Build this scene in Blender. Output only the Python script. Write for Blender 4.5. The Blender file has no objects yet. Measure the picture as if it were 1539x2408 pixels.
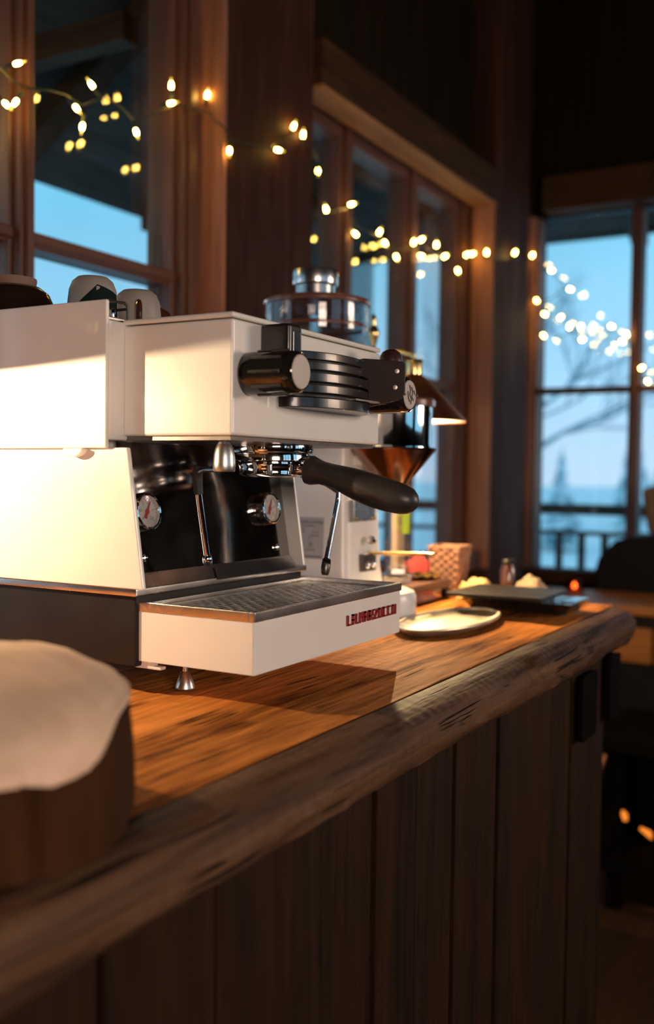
import bpy, bmesh, math, random
from mathutils import Vector, Matrix

random.seed(7)
S = bpy.context.scene
COL = S.collection
Z0 = 1.085                      # counter top stands 1.000 m above the floor

# ------------------------------------------------------------------ camera
yaw, pitch, roll = 0.5178, -0.0389, 0.0124
cyw, syw, cp, sp = math.cos(yaw), math.sin(yaw), math.cos(pitch), math.sin(pitch)
f_ = Vector((cyw * cp, syw * cp, sp)); r_ = Vector((syw, -cyw, 0)); u_ = r_.cross(f_)
cr, sr = math.cos(roll), math.sin(roll)
R2 = r_ * cr + u_ * sr
U2 = u_ * cr - r_ * sr
cam = bpy.data.cameras.new('camera')
camo = bpy.data.objects.new('camera', cam); COL.objects.link(camo)
mw = Matrix((R2, U2, -f_)).transposed().to_4x4()
mw.translation = Vector((-0.8579, -0.5729, 0.1629 + Z0))
camo.matrix_world = mw
cam.sensor_fit = 'VERTICAL'; cam.sensor_height = 36.0
cam.lens = 2357.1 / 2408.0 * 36.0
cam.clip_start = 0.05; cam.clip_end = 500
cam.dof.use_dof = True; cam.dof.focus_distance = 1.2; cam.dof.aperture_fstop = 2.8
S.camera = camo

# ------------------------------------------------------------------ sky
W = bpy.data.worlds.new('dusk_sky'); S.world = W; W.use_nodes = True
nt = W.node_tree; nt.nodes.clear()
wo = nt.nodes.new('ShaderNodeOutputWorld'); bg = nt.nodes.new('ShaderNodeBackground')
tc = nt.nodes.new('ShaderNodeTexCoord'); sx = nt.nodes.new('ShaderNodeSeparateXYZ')
rp = nt.nodes.new('ShaderNodeValToRGB')
nt.links.new(tc.outputs['Generated'], sx.inputs[0])
nt.links.new(sx.outputs['Z'], rp.inputs[0])
e = rp.color_ramp.elements
e[0].position = 0.0; e[0].color = (0.53, 0.72, 0.94, 1)
e[1].position = 0.6; e[1].color = (0.24, 0.56, 0.82, 1)
q = e.new(0.12); q.color = (0.36, 0.66, 0.92, 1)
q = e.new(0.25); q.color = (0.21, 0.61, 0.88, 1)
ns = nt.nodes.new('ShaderNodeTexNoise'); ns.inputs['Scale'].default_value = 3.2; ns.inputs['Detail'].default_value = 5
nr = nt.nodes.new('ShaderNodeMapRange'); nr.inputs[1].default_value = .35; nr.inputs[2].default_value = .65
nr.inputs[3].default_value = 1.12; nr.inputs[4].default_value = 1.42
nt.links.new(tc.outputs['Generated'], ns.inputs['Vector']); nt.links.new(ns.outputs[0], nr.inputs[0])
nt.links.new(rp.outputs[0], bg.inputs[0]); nt.links.new(nr.outputs[0], bg.inputs[1])
nt.links.new(bg.outputs[0], wo.inputs[0])

# unseen point light added to warm the outrigger beam
pl_ = bpy.data.lights.new('beam_fill_light', 'POINT'); pl_.energy = 3.0; pl_.color = (1.0, .62, .18); pl_.shadow_soft_size = .03
plo = bpy.data.objects.new('beam_fill_light', pl_); COL.objects.link(plo); plo.location = (0.25, 1.35, 0.95 + Z0)
# ------------------------------------------------------------------ added fill lights out of view, without fixtures
def area(name, loc, target, size, power, color):
    l = bpy.data.lights.new(name, 'AREA'); l.shape = 'RECTANGLE'; l.size = size[0]; l.size_y = size[1]
    l.energy = power; l.color = color
    o = bpy.data.objects.new(name, l); COL.objects.link(o)
    o.location = (loc[0], loc[1], loc[2] + Z0)
    d = Vector(target) - Vector(loc)
    o.rotation_euler = d.to_track_quat('-Z', 'Y').to_euler()
    return o
area('fill_light', (-1.95, -2.1, 0.42), (0.6, 0.3, 0.40), (1.0, 0.5), 38.0, (1.0, 0.77, 0.62))
area('fill_light', (1.75, -2.4, 0.55), (0.7, 0.0, 0.15), (0.8, 0.5), 27.0, (1.0, 0.73, 0.53))

S.view_settings.view_transform = 'Standard'
S.view_settings.look = 'None'
S.view_settings.exposure = 0.0
S.view_settings.gamma = 1.0
S.view_settings.use_curve_mapping = False
S.cycles.use_denoising = True
S.cycles.max_bounces = 10
S.cycles.glossy_bounces = 6
S.cycles.transparent_max_bounces = 24
S.cycles.transmission_bounces = 8
S.cycles.sample_clamp_indirect = 40.0
S.cycles.caustics_reflective = False
S.cycles.caustics_refractive = False

# ------------------------------------------------------------------ materials
def newmat(name):
    m = bpy.data.materials.new(name); m.use_nodes = True
    m.node_tree.nodes.clear()
    o = m.node_tree.nodes.new('ShaderNodeOutputMaterial')
    return m, m.node_tree, o

def pbr(name, col, rough=.5, metal=0.0, coat=0.0, coat_rough=.05, vary=0.06, vscale=25.0, bump=0.0, bscale=200.0, spec=.5, emit=None, estr=0.0, aniso=0):
    m, t, o = newmat(name)
    b = t.nodes.new('ShaderNodeBsdfPrincipled')
    b.inputs['Roughness'].default_value = rough
    b.inputs['Metallic'].default_value = metal
    b.inputs['Coat Weight'].default_value = coat
    b.inputs['Coat Roughness'].default_value = coat_rough
    b.inputs['Specular IOR Level'].default_value = spec
    tcn = t.nodes.new('ShaderNodeTexCoord')
    n = t.nodes.new('ShaderNodeTexNoise'); n.inputs['Scale'].default_value = vscale; n.inputs['Detail'].default_value = 4
    t.links.new(tcn.outputs['Object'], n.inputs['Vector'])
    mr = t.nodes.new('ShaderNodeMapRange')
    mr.inputs[1].default_value = .3; mr.inputs[2].default_value = .7
    mr.inputs[3].default_value = 1 - vary; mr.inputs[4].default_value = 1 + vary
    t.links.new(n.outputs[0], mr.inputs[0])
    mx = t.nodes.new('ShaderNodeVectorMath'); mx.operation = 'SCALE'
    mx.inputs[0].default_value = col[:3]
    t.links.new(mr.outputs[0], mx.inputs['Scale'])
    t.links.new(mx.outputs[0], b.inputs['Base Color'])
    mr2 = t.nodes.new('ShaderNodeMapRange')
    mr2.inputs[1].default_value = .3; mr2.inputs[2].default_value = .7
    mr2.inputs[3].default_value = rough * .85; mr2.inputs[4].default_value = min(1, rough * 1.15)
    t.links.new(n.outputs[0], mr2.inputs[0]); t.links.new(mr2.outputs[0], b.inputs['Roughness'])
    if bump:
        n2 = t.nodes.new('ShaderNodeTexNoise'); n2.inputs['Scale'].default_value = bscale; n2.inputs['Detail'].default_value = 3
        t.links.new(tcn.outputs['Object'], n2.inputs['Vector'])
        bp = t.nodes.new('ShaderNodeBump'); bp.inputs['Strength'].default_value = bump; bp.inputs['Distance'].default_value = .002
        t.links.new(n2.outputs[0], bp.inputs['Height']); t.links.new(bp.outputs[0], b.inputs['Normal'])
    if emit:
        b.inputs['Emission Color'].default_value = (*emit, 1); b.inputs['Emission Strength'].default_value = estr
    t.links.new(b.outputs[0], o.inputs[0])
    return m

def wood(name, dark, light, axis='X', scale=1.0, rough=.55, bump=.35, cracks=0.0, contrast=(.3, .7), spec=.5, saw=0.0):
    m, t, o = newmat(name)
    b = t.nodes.new('ShaderNodeBsdfPrincipled'); b.inputs['Specular IOR Level'].default_value = spec
    tcn = t.nodes.new('ShaderNodeTexCoord'); oi = t.nodes.new('ShaderNodeObjectInfo')
    sc = t.nodes.new('ShaderNodeMath'); sc.operation = 'MULTIPLY'; sc.inputs[1].default_value = 37.0
    t.links.new(oi.outputs['Random'], sc.inputs[0])
    ad = t.nodes.new('ShaderNodeVectorMath'); ad.operation = 'ADD'
    t.links.new(tcn.outputs['Object'], ad.inputs[0]); t.links.new(sc.outputs[0], ad.inputs[1])
    st = {'X': (3, 40, 40), 'Y': (40, 3, 40), 'Z': (40, 40, 3)}[axis]
    def mapped(k):
        mp = t.nodes.new('ShaderNodeMapping'); mp.inputs['Scale'].default_value = [v * k * scale for v in st]
        t.links.new(ad.outputs[0], mp.inputs['Vector']); return mp
    n1 = t.nodes.new('ShaderNodeTexNoise'); n1.inputs['Scale'].default_value = 1.0; n1.inputs['Detail'].default_value = 8; n1.inputs['Distortion'].default_value = .6
    t.links.new(mapped(.45).outputs[0], n1.inputs['Vector'])
    n2 = t.nodes.new('ShaderNodeTexNoise'); n2.inputs['Scale'].default_value = 1.0; n2.inputs['Detail'].default_value = 6
    t.links.new(mapped(3.2).outputs[0], n2.inputs['Vector'])
    mxx = t.nodes.new('ShaderNodeMath'); mxx.operation = 'MULTIPLY_ADD'; mxx.inputs[1].default_value = .45
    t.links.new(n2.outputs[0], mxx.inputs[0])
    h = t.nodes.new('ShaderNodeMath'); h.operation = 'MULTIPLY'; h.inputs[1].default_value = .55
    t.links.new(n1.outputs[0], h.inputs[0]); t.links.new(h.outputs[0], mxx.inputs[2])
    val = mxx.outputs[0]
    ramp = t.nodes.new('ShaderNodeValToRGB')
    ramp.color_ramp.elements[0].position = contrast[0]; ramp.color_ramp.elements[0].color = (*dark, 1)
    ramp.color_ramp.elements[1].position = contrast[1]; ramp.color_ramp.elements[1].color = (*light, 1)
    t.links.new(val, ramp.inputs[0])
    colr = ramp.outputs[0]; hgt = val
    if cracks:
        n3 = t.nodes.new('ShaderNodeTexNoise'); n3.inputs['Scale'].default_value = 1.0; n3.inputs['Detail'].default_value = 3; n3.inputs['Distortion'].default_value = .3
        cmp_ = mapped(1.0); cmp_.inputs['Scale'].default_value = [1.1 if v == 3 else 46 for v in st]
        t.links.new(cmp_.outputs[0], n3.inputs['Vector'])
        a1 = t.nodes.new('ShaderNodeMath'); a1.operation = 'SUBTRACT'; a1.inputs[1].default_value = .5
        a2 = t.nodes.new('ShaderNodeMath'); a2.operation = 'ABSOLUTE'
        t.links.new(n3.outputs[0], a1.inputs[0]); t.links.new(a1.outputs[0], a2.inputs[0])
        n4 = t.nodes.new('ShaderNodeTexNoise'); n4.inputs['Scale'].default_value = 9.0
        t.links.new(ad.outputs[0], n4.inputs['Vector'])
        mk = t.nodes.new('ShaderNodeMapRange'); mk.inputs[1].default_value = .50; mk.inputs[2].default_value = .62
        t.links.new(n4.outputs[0], mk.inputs[0])
        cr_ = t.nodes.new('ShaderNodeMapRange'); cr_.inputs[1].default_value = .0; cr_.inputs[2].default_value = .022
        cr_.inputs[3].default_value = 1; cr_.inputs[4].default_value = 0
        t.links.new(a2.outputs[0], cr_.inputs[0])
        cm = t.nodes.new('ShaderNodeMath'); cm.operation = 'MULTIPLY'
        t.links.new(mk.outputs[0], cm.inputs[0]); t.links.new(cr_.outputs[0], cm.inputs[1])
        cm2 = t.nodes.new('ShaderNodeMath'); cm2.operation = 'MULTIPLY'; cm2.inputs[1].default_value = cracks
        t.links.new(cm.outputs[0], cm2.inputs[0])
        mix = t.nodes.new('ShaderNodeMixRGB'); mix.inputs[2].default_value = (dark[0] * .15, dark[1] * .15, dark[2] * .15, 1)
        t.links.new(cm2.outputs[0], mix.inputs[0]); t.links.new(colr, mix.inputs[1]); colr = mix.outputs[0]
        hs = t.nodes.new('ShaderNodeMath'); hs.operation = 'MULTIPLY_ADD'; hs.inputs[1].default_value = -1.2
        t.links.new(cm2.outputs[0], hs.inputs[0]); t.links.new(hgt, hs.inputs[2]); hgt = hs.outputs[0]
    if saw:
        sxyz = t.nodes.new('ShaderNodeSeparateXYZ'); t.links.new(ad.outputs[0], sxyz.inputs[0])
        wv = t.nodes.new('ShaderNodeTexWave'); wv.inputs['Scale'].default_value = 14; wv.inputs['Distortion'].default_value = 6
        wv.inputs['Detail'].default_value = 3
        t.links.new(ad.outputs[0], wv.inputs['Vector'])
        hs = t.nodes.new('ShaderNodeMath'); hs.operation = 'MULTIPLY_ADD'; hs.inputs[1].default_value = saw
        t.links.new(wv.outputs[1], hs.inputs[0]); t.links.new(hgt, hs.inputs[2]); hgt = hs.outputs[0]
    bp = t.nodes.new('ShaderNodeBump'); bp.inputs['Strength'].default_value = bump; bp.inputs['Distance'].default_value = .006
    t.links.new(hgt, bp.inputs['Height']); t.links.new(bp.outputs[0], b.inputs['Normal'])
    t.links.new(colr, b.inputs['Base Color'])
    mr = t.nodes.new('ShaderNodeMapRange'); mr.inputs[1].default_value = .3; mr.inputs[2].default_value = .7
    mr.inputs[3].default_value = min(1, rough * 1.2); mr.inputs[4].default_value = rough * .8
    t.links.new(val, mr.inputs[0]); t.links.new(mr.outputs[0], b.inputs['Roughness'])
    t.links.new(b.outputs[0], o.inputs[0])
    return m

def glass(name, tint=(.93, .97, .97), f0=.04, rough=0.0):
    """thin glass: mirror share by Schlick from the angle of view, the rest passes straight through"""
    m, t, o = newmat(name)
    g = t.nodes.new('ShaderNodeNewGeometry')
    d = t.nodes.new('ShaderNodeVectorMath'); d.operation = 'DOT_PRODUCT'
    t.links.new(g.outputs['Normal'], d.inputs[0]); t.links.new(g.outputs['Incoming'], d.inputs[1])
    a = t.nodes.new('ShaderNodeMath'); a.operation = 'ABSOLUTE'; t.links.new(d.outputs['Value'], a.inputs[0])
    s1 = t.nodes.new('ShaderNodeMath'); s1.operation = 'SUBTRACT'; s1.inputs[0].default_value = 1; t.links.new(a.outputs[0], s1.inputs[1])
    p = t.nodes.new('ShaderNodeMath'); p.operation = 'POWER'; p.inputs[1].default_value = 5; t.links.new(s1.outputs[0], p.inputs[0])
    ma = t.nodes.new('ShaderNodeMath'); ma.operation = 'MULTIPLY_ADD'; ma.inputs[1].default_value = 1 - f0; ma.inputs[2].default_value = f0
    t.links.new(p.outputs[0], ma.inputs[0])
    tr = t.nodes.new('ShaderNodeBsdfTransparent'); tr.inputs[0].default_value = (*tint, 1)
    gl = t.nodes.new('ShaderNodeBsdfGlossy'); gl.inputs['Roughness'].default_value = rough
    n = t.nodes.new('ShaderNodeTexNoise'); n.inputs['Scale'].default_value = 2.0
    bp = t.nodes.new('ShaderNodeBump'); bp.inputs['Strength'].default_value = .02; bp.inputs['Distance'].default_value = .01
    t.links.new(n.outputs[0], bp.inputs['Height']); t.links.new(bp.outputs[0], gl.inputs['Normal'])
    mx = t.nodes.new('ShaderNodeMixShader')
    t.links.new(ma.outputs[0], mx.inputs[0]); t.links.new(tr.outputs[0], mx.inputs[1]); t.links.new(gl.outputs[0], mx.inputs[2])
    t.links.new(mx.outputs[0], o.inputs[0])
    return m

def emis(name, col, strength):
    m, t, o = newmat(name)
    em = t.nodes.new('ShaderNodeEmission'); em.inputs[0].default_value = (*col, 1); em.inputs[1].default_value = strength
    t.links.new(em.outputs[0], o.inputs[0]); return m

def snowy(name, green, snow, amt=.45, scale=2.0):
    m, t, o = newmat(name)
    b = t.nodes.new('ShaderNodeBsdfPrincipled'); b.inputs['Roughness'].default_value = .9
    tcn = t.nodes.new('ShaderNodeTexCoord'); n = t.nodes.new('ShaderNodeTexNoise'); n.inputs['Scale'].default_value = scale; n.inputs['Detail'].default_value = 6
    t.links.new(tcn.outputs['Object'], n.inputs['Vector'])
    r = t.nodes.new('ShaderNodeValToRGB'); r.color_ramp.elements[0].position = amt - .08; r.color_ramp.elements[1].position = amt + .08
    r.color_ramp.elements[0].color = (*green, 1); r.color_ramp.elements[1].color = (*snow, 1)
    t.links.new(n.outputs[0], r.inputs[0]); t.links.new(r.outputs[0], b.inputs['Base Color']); t.links.new(b.outputs[0], o.inputs[0])
    return m

MT = dict(
    white=pbr('white_enamel', (.84, .80, .75), .38, coat=.6, coat_rough=.06, vary=.015, bump=.02, bscale=300),
    white2=pbr('grinder_enamel', (.82, .79, .75), .42, coat=.3, coat_rough=.15, vary=.02),
    chrome=pbr('chrome', (.86, .85, .84), .07, 1.0, vary=.03),
    steel=pbr('brushed_steel', (.66, .64, .62), .26, 1.0, vary=.02, vscale=12),
    satin=pbr('satin_steel', (.62, .58, .55), .34, 1.0, vary=.02),
    mirror=pbr('polished_backsplash', (.30, .285, .28), .10, 1.0, vary=.03),
    dsteel=pbr('dark_steel', (.16, .14, .13), .35, 1.0, vary=.03),
    chassis=pbr('black_chassis', (.008, .007, .007), .45, vary=.12, spec=.3),
    black=pbr('black_plastic', (.016, .014, .014), .28, vary=.1, coat=.2),
    blackm=pbr('matte_black', (.012, .010, .009), .45, vary=.15, bump=.05, bscale=900, spec=.4),
    blackg=pbr('gloss_black', (.010, .009, .009), .10, vary=.05, coat=.5),
    rubber=pbr('black_rubber', (.020, .018, .017), .55, vary=.1),
    grip=pbr('handle_grip', (.030, .024, .021), .42, vary=.08, bump=.04, bscale=1500),
    brownplate=pbr('dark_brown_plate', (.026, .014, .013), .55, vary=.15, spec=.25),
    brownknob=pbr('dark_brown_knob', (.045, .016, .014), .32, vary=.1),
    pale=pbr('pale_cap', (.52, .45, .40), .45, vary=.03),
    dial=pbr('dial_face', (.74, .68, .64), .5, vary=.02),
    needle=pbr('red_needle', (.55, .07, .04), .5, vary=.05),
    ink=pbr('black_ink', (.05, .045, .045), .6, vary=.1),
    inkg=pbr('grey_ink', (.20, .19, .19), .7, vary=.15),
    label=pbr('silver_label', (.46, .44, .43), .5, vary=.06, vscale=60),
    red=pbr('red_enamel', (.27, .014, .018), .35, vary=.08, coat=.3),
    brass=pbr('brass', (.80, .55, .22), .22, 1.0, vary=.08),
    copper=pbr('copper_shade', (.60, .24, .13), .40, 1.0, vary=.08),
    lampin=pbr('shade_lining', (.80, .74, .64), .6, vary=.03),
    lid=pbr('smoky_brown_lid', (.16, .06, .04), .22, vary=.06, coat=.3),
    copperd=pbr('bronze_funnel', (.36, .20, .15), .16, 1.0, vary=.05),
    hopper=glass('hopper_plastic', (.90, .90, .90), .06),
    gglass=glass('gauge_glass', (.95, .95, .95), .04),
    clear=glass('clear_plastic', (.95, .93, .88), .09),
    pane=glass('window_glass', (.975, .992, .992), .045),
    cupd=pbr('dark_glazed_ceramic', (.022, .010, .007), .14, vary=.25, coat=.8),
    cupw=pbr('grey_white_ceramic', (.33, .29, .255), .5, vary=.05),
    cupb=pbr('brown_glazed_ceramic', (.06, .020, .012), .2, vary=.2, coat=.5),
    cupf=pbr('unglazed_foot', (.22, .12, .09), .7, vary=.1),
    cupi=pbr('cup_green_print', (.005, .014, .012), .8, vary=.1, spec=.1),
    lime=pbr('lime_sticker', (.38, .60, .02), .5, vary=.05),
    redcloth=pbr('red_cloth', (.30, .025, .02), .9, vary=.2, bump=.3, bscale=80),
    pinkcloth=pbr('pink_cloth', (.50, .22, .18), .9, vary=.15, bump=.3, bscale=80),
    kraft=pbr('kraft_paper', (.42, .29, .18), .85, vary=.15, bump=.2, bscale=60),
    wicker=pbr('wicker', (.34, .17, .10), .7, vary=.3, vscale=80),
    yellow=pbr('yellow_sponge', (.75, .52, .20), .9, vary=.12, bump=.3, bscale=150),
    platter=pbr('polished_platter', (.80, .72, .58), .40, 1.0, vary=.05),
    screen=pbr('glossy_screen', (.05, .06, .07), .12, vary=.3, coat=.6),
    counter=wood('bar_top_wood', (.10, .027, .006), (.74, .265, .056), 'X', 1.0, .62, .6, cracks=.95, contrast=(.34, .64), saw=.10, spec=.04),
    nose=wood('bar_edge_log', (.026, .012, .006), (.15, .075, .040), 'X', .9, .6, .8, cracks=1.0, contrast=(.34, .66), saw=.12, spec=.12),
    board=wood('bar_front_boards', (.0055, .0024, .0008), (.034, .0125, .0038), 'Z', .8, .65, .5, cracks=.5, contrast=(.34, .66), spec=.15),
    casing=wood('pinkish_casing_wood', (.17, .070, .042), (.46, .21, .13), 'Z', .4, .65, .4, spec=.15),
    underglow=wood('glow_tinted_board', (.17, .075, .030), (.46, .22, .09), 'X', .4, .65, .4, spec=.15),  # wood colour carries the orange bulb light on the header underside
    frame=wood('window_frame_wood', (.055, .020, .011), (.15, .060, .034), 'Z', .8, .5, .25),
    frameh=wood('window_rail_wood', (.055, .020, .011), (.15, .060, .034), 'X', .8, .5, .25),
    post=wood('post_wood', (.016, .006, .003), (.075, .029, .016), 'Z', .5, .7, .5, cracks=.6, spec=.12),
    beam=wood('beam_wood', (.018, .009, .003), (.085, .038, .012), 'X', .5, .7, .5, cracks=.6, spec=.12),
    beamy=wood('cross_beam_wood', (.022, .011, .004), (.10, .045, .018), 'Y', .5, .7, .5, cracks=.6, spec=.12),
    wall=wood('wall_board_wood', (.005, .0032, .0012), (.020, .011, .004), 'Z', .5, .7, .4, spec=.12),
    ceil=wood('ceiling_wood', (.020, .011, .006), (.06, .030, .014), 'X', .5, .7, .3),
    floor=wood('floor_wood', (.018, .009, .005), (.06, .028, .013), 'X', .5, .5, .3),
    soffit=wood('porch_soffit_wood', (.018, .013, .010), (.07, .055, .042), 'X', .5, .8, .3),
    rail=wood('porch_rail_wood', (.020, .016, .012), (.06, .045, .032), 'Y', .5, .8, .3),
    side=wood('sideboard_wood', (.20, .062, .010), (.60, .21, .032), 'Y', .6, .5, .3),
    stump=wood('stump_end_grain', (.62, .37, .23), (.90, .63, .45), 'Y', .35, .8, .35, contrast=(.3, .7)),
    bark=wood('stump_bark', (.018, .007, .003), (.080, .032, .013), 'Z', .35, .9, .9, contrast=(.3, .7), spec=.05),
    leather=pbr('dark_upholstery', (.010, .007, .006), .7, vary=.2, spec=.12),
    throw=pbr('brown_throw', (.16, .085, .045), .9, vary=.25, bump=.3, bscale=60),
    iron=pbr('black_iron', (.004, .003, .003), .7, vary=.2, spec=.03),
    snow=snowy('snow_ground', (.74, .80, .83), (.98, .98, .98), .36, .35),
    fir=snowy('hazed_snowy_needles', (.24, .40, .44), (.86, .90, .94), .48, 2.2),  # needle colour paled to paint in the distant mist
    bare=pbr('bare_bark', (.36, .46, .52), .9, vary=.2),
    wire=pbr('green_wire', (.015, .028, .012), .5, vary=.2),
    bulb=emis('lit_mini_bulb', (1.0, .58, .10), 85.0),
    tip=pbr('amber_bulb_tip', (.7, .5, .1), .25, vary=.05, emit=(1.0, .62, .08), estr=2.5),
    lamp=emis('lit_lamp_filament', (1.0, .73, .44), 60000.0),
    lampb=emis('bright_lamp_filament', (1.0, .70, .37), 95000.0),
    lampg=glass('lamp_bulb_glass', (.98, .97, .94), .04),
    flame=emis('candle_flame', (1.0, .42, .13), 9.0),
    ember=emis('glowing_ember', (1.0, .27, .03), 1.15),
    votive=glass('votive_glass', (.9, .45, .28), .05),
)

for k_ in ('tip', 'flame', 'ember'):
    MT[k_].cycles.emission_sampling = 'NONE'

# ------------------------------------------------------------------ mesh building
class MB:
    """collects geometry given in machine coordinates (z = 0 near the drip tray top)"""
    def __init__(s): s.v = []; s.f = []; s.bv = False
    def add(s, vs, fs):
        n = len(s.v); s.v += [tuple(p) for p in vs]; s.f += [tuple(i + n for i in q) for q in fs]; return s
    def box(s, x0, x1, y0, y1, z0, z1, bev=0.0, seg=2):
        if bev:
            s.bv = True
            bm = bmesh.new(); bmesh.ops.create_cube(bm, size=1)
            for v in bm.verts: v.co = Vector(((x0 + x1) / 2 + v.co.x * (x1 - x0), (y0 + y1) / 2 + v.co.y * (y1 - y0), (z0 + z1) / 2 + v.co.z * (z1 - z0)))
            bmesh.ops.bevel(bm, geom=list(bm.edges), offset=bev, segments=seg, affect='EDGES', profile=.5)
            bm.verts.index_update()
            s.add([v.co[:] for v in bm.verts], [[v.index for v in f.verts] for f in bm.faces]); bm.free(); return s
        vs = [(x, y, z) for x in (x0, x1) for y in (y0, y1) for z in (z0, z1)]
        return s.add(vs, [(0, 1, 3, 2), (4, 6, 7, 5), (0, 4, 5, 1), (2, 3, 7, 6), (0, 2, 6, 4), (1, 5, 7, 3)])
    def hexa(s, bot, top):
        """8 corner solid: bot and top are 4 points each, same order"""
        return s.add(list(bot) + list(top), [(3, 2, 1, 0), (4, 5, 6, 7)] + [(i, (i + 1) % 4, 4 + (i + 1) % 4, 4 + i) for i in range(4)])
    def lathe(s, prof, c, axis=(0, 0, 1), seg=32, closed=False, phase=0.0):
        a = Vector(axis).normalized()
        t = Vector((1, 0, 0)) if abs(a.x) < .8 else Vector((0, 1, 0))
        e1 = (t - a * t.dot(a)).normalized(); e2 = a.cross(e1); c = Vector(c)
        vs = []; fs = []
        for r, h in prof:
            for k in range(seg):
                an = 2 * math.pi * k / seg + phase
                vs.append(c + a * h + (e1 * math.cos(an) + e2 * math.sin(an)) * max(r, 1e-5))
        n = len(prof)
        for i in range(n - 1 + (1 if closed else 0)):
            j = (i + 1) % n
            for k in range(seg):
                k2 = (k + 1) % seg
                fs.append((i * seg + k, i * seg + k2, j * seg + k2, j * seg + k))
        if not closed:
            if prof[0][0] > 1e-4: fs.append(tuple(range(seg - 1, -1, -1)))
            if prof[-1][0] > 1e-4: fs.append(tuple((n - 1) * seg + k for k in range(seg)))
        return s.add(vs, fs)
    def tube(s, pts, rad, seg=12, caps=True):
        pts = [Vector(p) for p in pts]; n = len(pts)
        rad = rad if isinstance(rad, (list, tuple)) else [rad] * n
        vs = []; fs = []; prev = None
        for i, p in enumerate(pts):
            d = (pts[min(i + 1, n - 1)] - pts[max(i - 1, 0)])
            d = d.normalized() if d.length > 1e-9 else Vector((0, 0, 1))
            if prev is None:
                t = Vector((0, 0, 1)) if abs(d.z) < .9 else Vector((1, 0, 0))
            else: t = prev
            e1 = (t - d * t.dot(d)).normalized(); prev = e1; e2 = d.cross(e1)
            for k in range(seg):
                a = 2 * math.pi * k / seg
                vs.append(p + (e1 * math.cos(a) + e2 * math.sin(a)) * rad[i])
        for i in range(n - 1):
            for k in range(seg):
                k2 = (k + 1) % seg
                fs.append((i * seg + k, i * seg + k2, (i + 1) * seg + k2, (i + 1) * seg + k))
        if caps: fs += [tuple(range(seg - 1, -1, -1)), tuple((n - 1) * seg + k for k in range(seg))]
        return s.add(vs, fs)
    def prism(s, poly, o, u, v, w):
        """polygon given in (u, v) at o, extruded by vector w"""
        o, u, v, w = Vector(o), Vector(u), Vector(v), Vector(w); n = len(poly)
        a = [o + u * p + v * q for p, q in poly]
        return s.add(a + [p + w for p in a], [tuple(range(n - 1, -1, -1)), tuple(range(n, 2 * n))] + [(i, (i + 1) % n, n + (i + 1) % n, n + i) for i in range(n)])
    def ico(s, c, r, sub=2, sc=(1, 1, 1)):
        bm = bmesh.new(); bmesh.ops.create_icosphere(bm, subdivisions=sub, radius=r)
        bm.verts.index_update()
        s.add([(c[0] + v.co.x * sc[0], c[1] + v.co.y * sc[1], c[2] + v.co.z * sc[2]) for v in bm.verts], [[v.index for v in f.verts] for f in bm.faces]); bm.free(); return s
    def move(s, fn):
        s.v = [tuple(fn(Vector(p))) for p in s.v]; return s

def mesh_of(mb, name, mat, org=(0, 0, 0), smooth=True, angle=35, bev=0.0, bseg=2):
    me = bpy.data.meshes.new(name)
    me.from_pydata([(p[0] - org[0], p[1] - org[1], p[2] - org[2]) for p in mb.v], [], mb.f)
    bm = bmesh.new(); bm.from_mesh(me)
    bmesh.ops.recalc_face_normals(bm, faces=bm.faces)
    if bev:
        ed = [e_ for e_ in bm.edges if len(e_.link_faces) == 2 and e_.calc_face_angle(0) > math.radians(40)]
        bmesh.ops.bevel(bm, geom=ed, offset=bev, segments=bseg, affect='EDGES', profile=.5, clamp_overlap=True)
    bm.to_mesh(me); bm.free()
    if smooth:
        me.polygons.foreach_set('use_smooth', [True] * len(me.polygons))
        me.set_sharp_from_angle(angle=math.radians(angle))
    me.materials.append(mat); me.update()
    me['wn'] = bool(smooth and (bev or mb.bv))
    return me

def wn(ob):
    if ob.data and ob.data.get('wn'):
        m = ob.modifiers.new('normals', 'WEIGHTED_NORMAL'); m.mode = 'FACE_AREA'; m.weight = 100; m.keep_sharp = True
    return ob

def thing(name, label, cat, org, group=None):
    o = bpy.data.objects.new(name, None); COL.objects.link(o)
    o.empty_display_size = .05
    o.location = (org[0], org[1], org[2] + Z0)
    o['label'] = label; o['category'] = cat; o['org'] = tuple(org)
    if group: o['group'] = group
    return o

def part(name, mb, mat, parent, label=None, **kw):
    org = tuple(parent['org'])
    ob = bpy.data.objects.new(name, mesh_of(mb, name, mat, org, **kw)); COL.objects.link(ob)
    ob.parent = parent; ob['org'] = org; wn(ob)
    if label: ob['label'] = label
    return ob

def single(name, mb, mat, label, cat, org, group=None, **kw):
    ob = bpy.data.objects.new(name, mesh_of(mb, name, mat, org, **kw)); COL.objects.link(ob)
    ob.location = (org[0], org[1], org[2] + Z0); ob['org'] = tuple(org)
    ob['label'] = label; ob['category'] = cat; wn(ob)
    if group: ob['group'] = group
    return ob

def struct(name, mb=None, mat=None, org=(0, 0, 0), label=None, cat=None, **kw):
    if mb is None:
        ob = bpy.data.objects.new(name, None)
    else:
        ob = bpy.data.objects.new(name, mesh_of(mb, name, mat, org, **kw))
    COL.objects.link(ob); ob.location = (org[0], org[1], org[2] + Z0); ob['org'] = tuple(org)
    ob['kind'] = 'structure'
    if mb is not None: wn(ob)
    if label: ob['label'] = label
    if cat: ob['category'] = cat
    return ob

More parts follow.
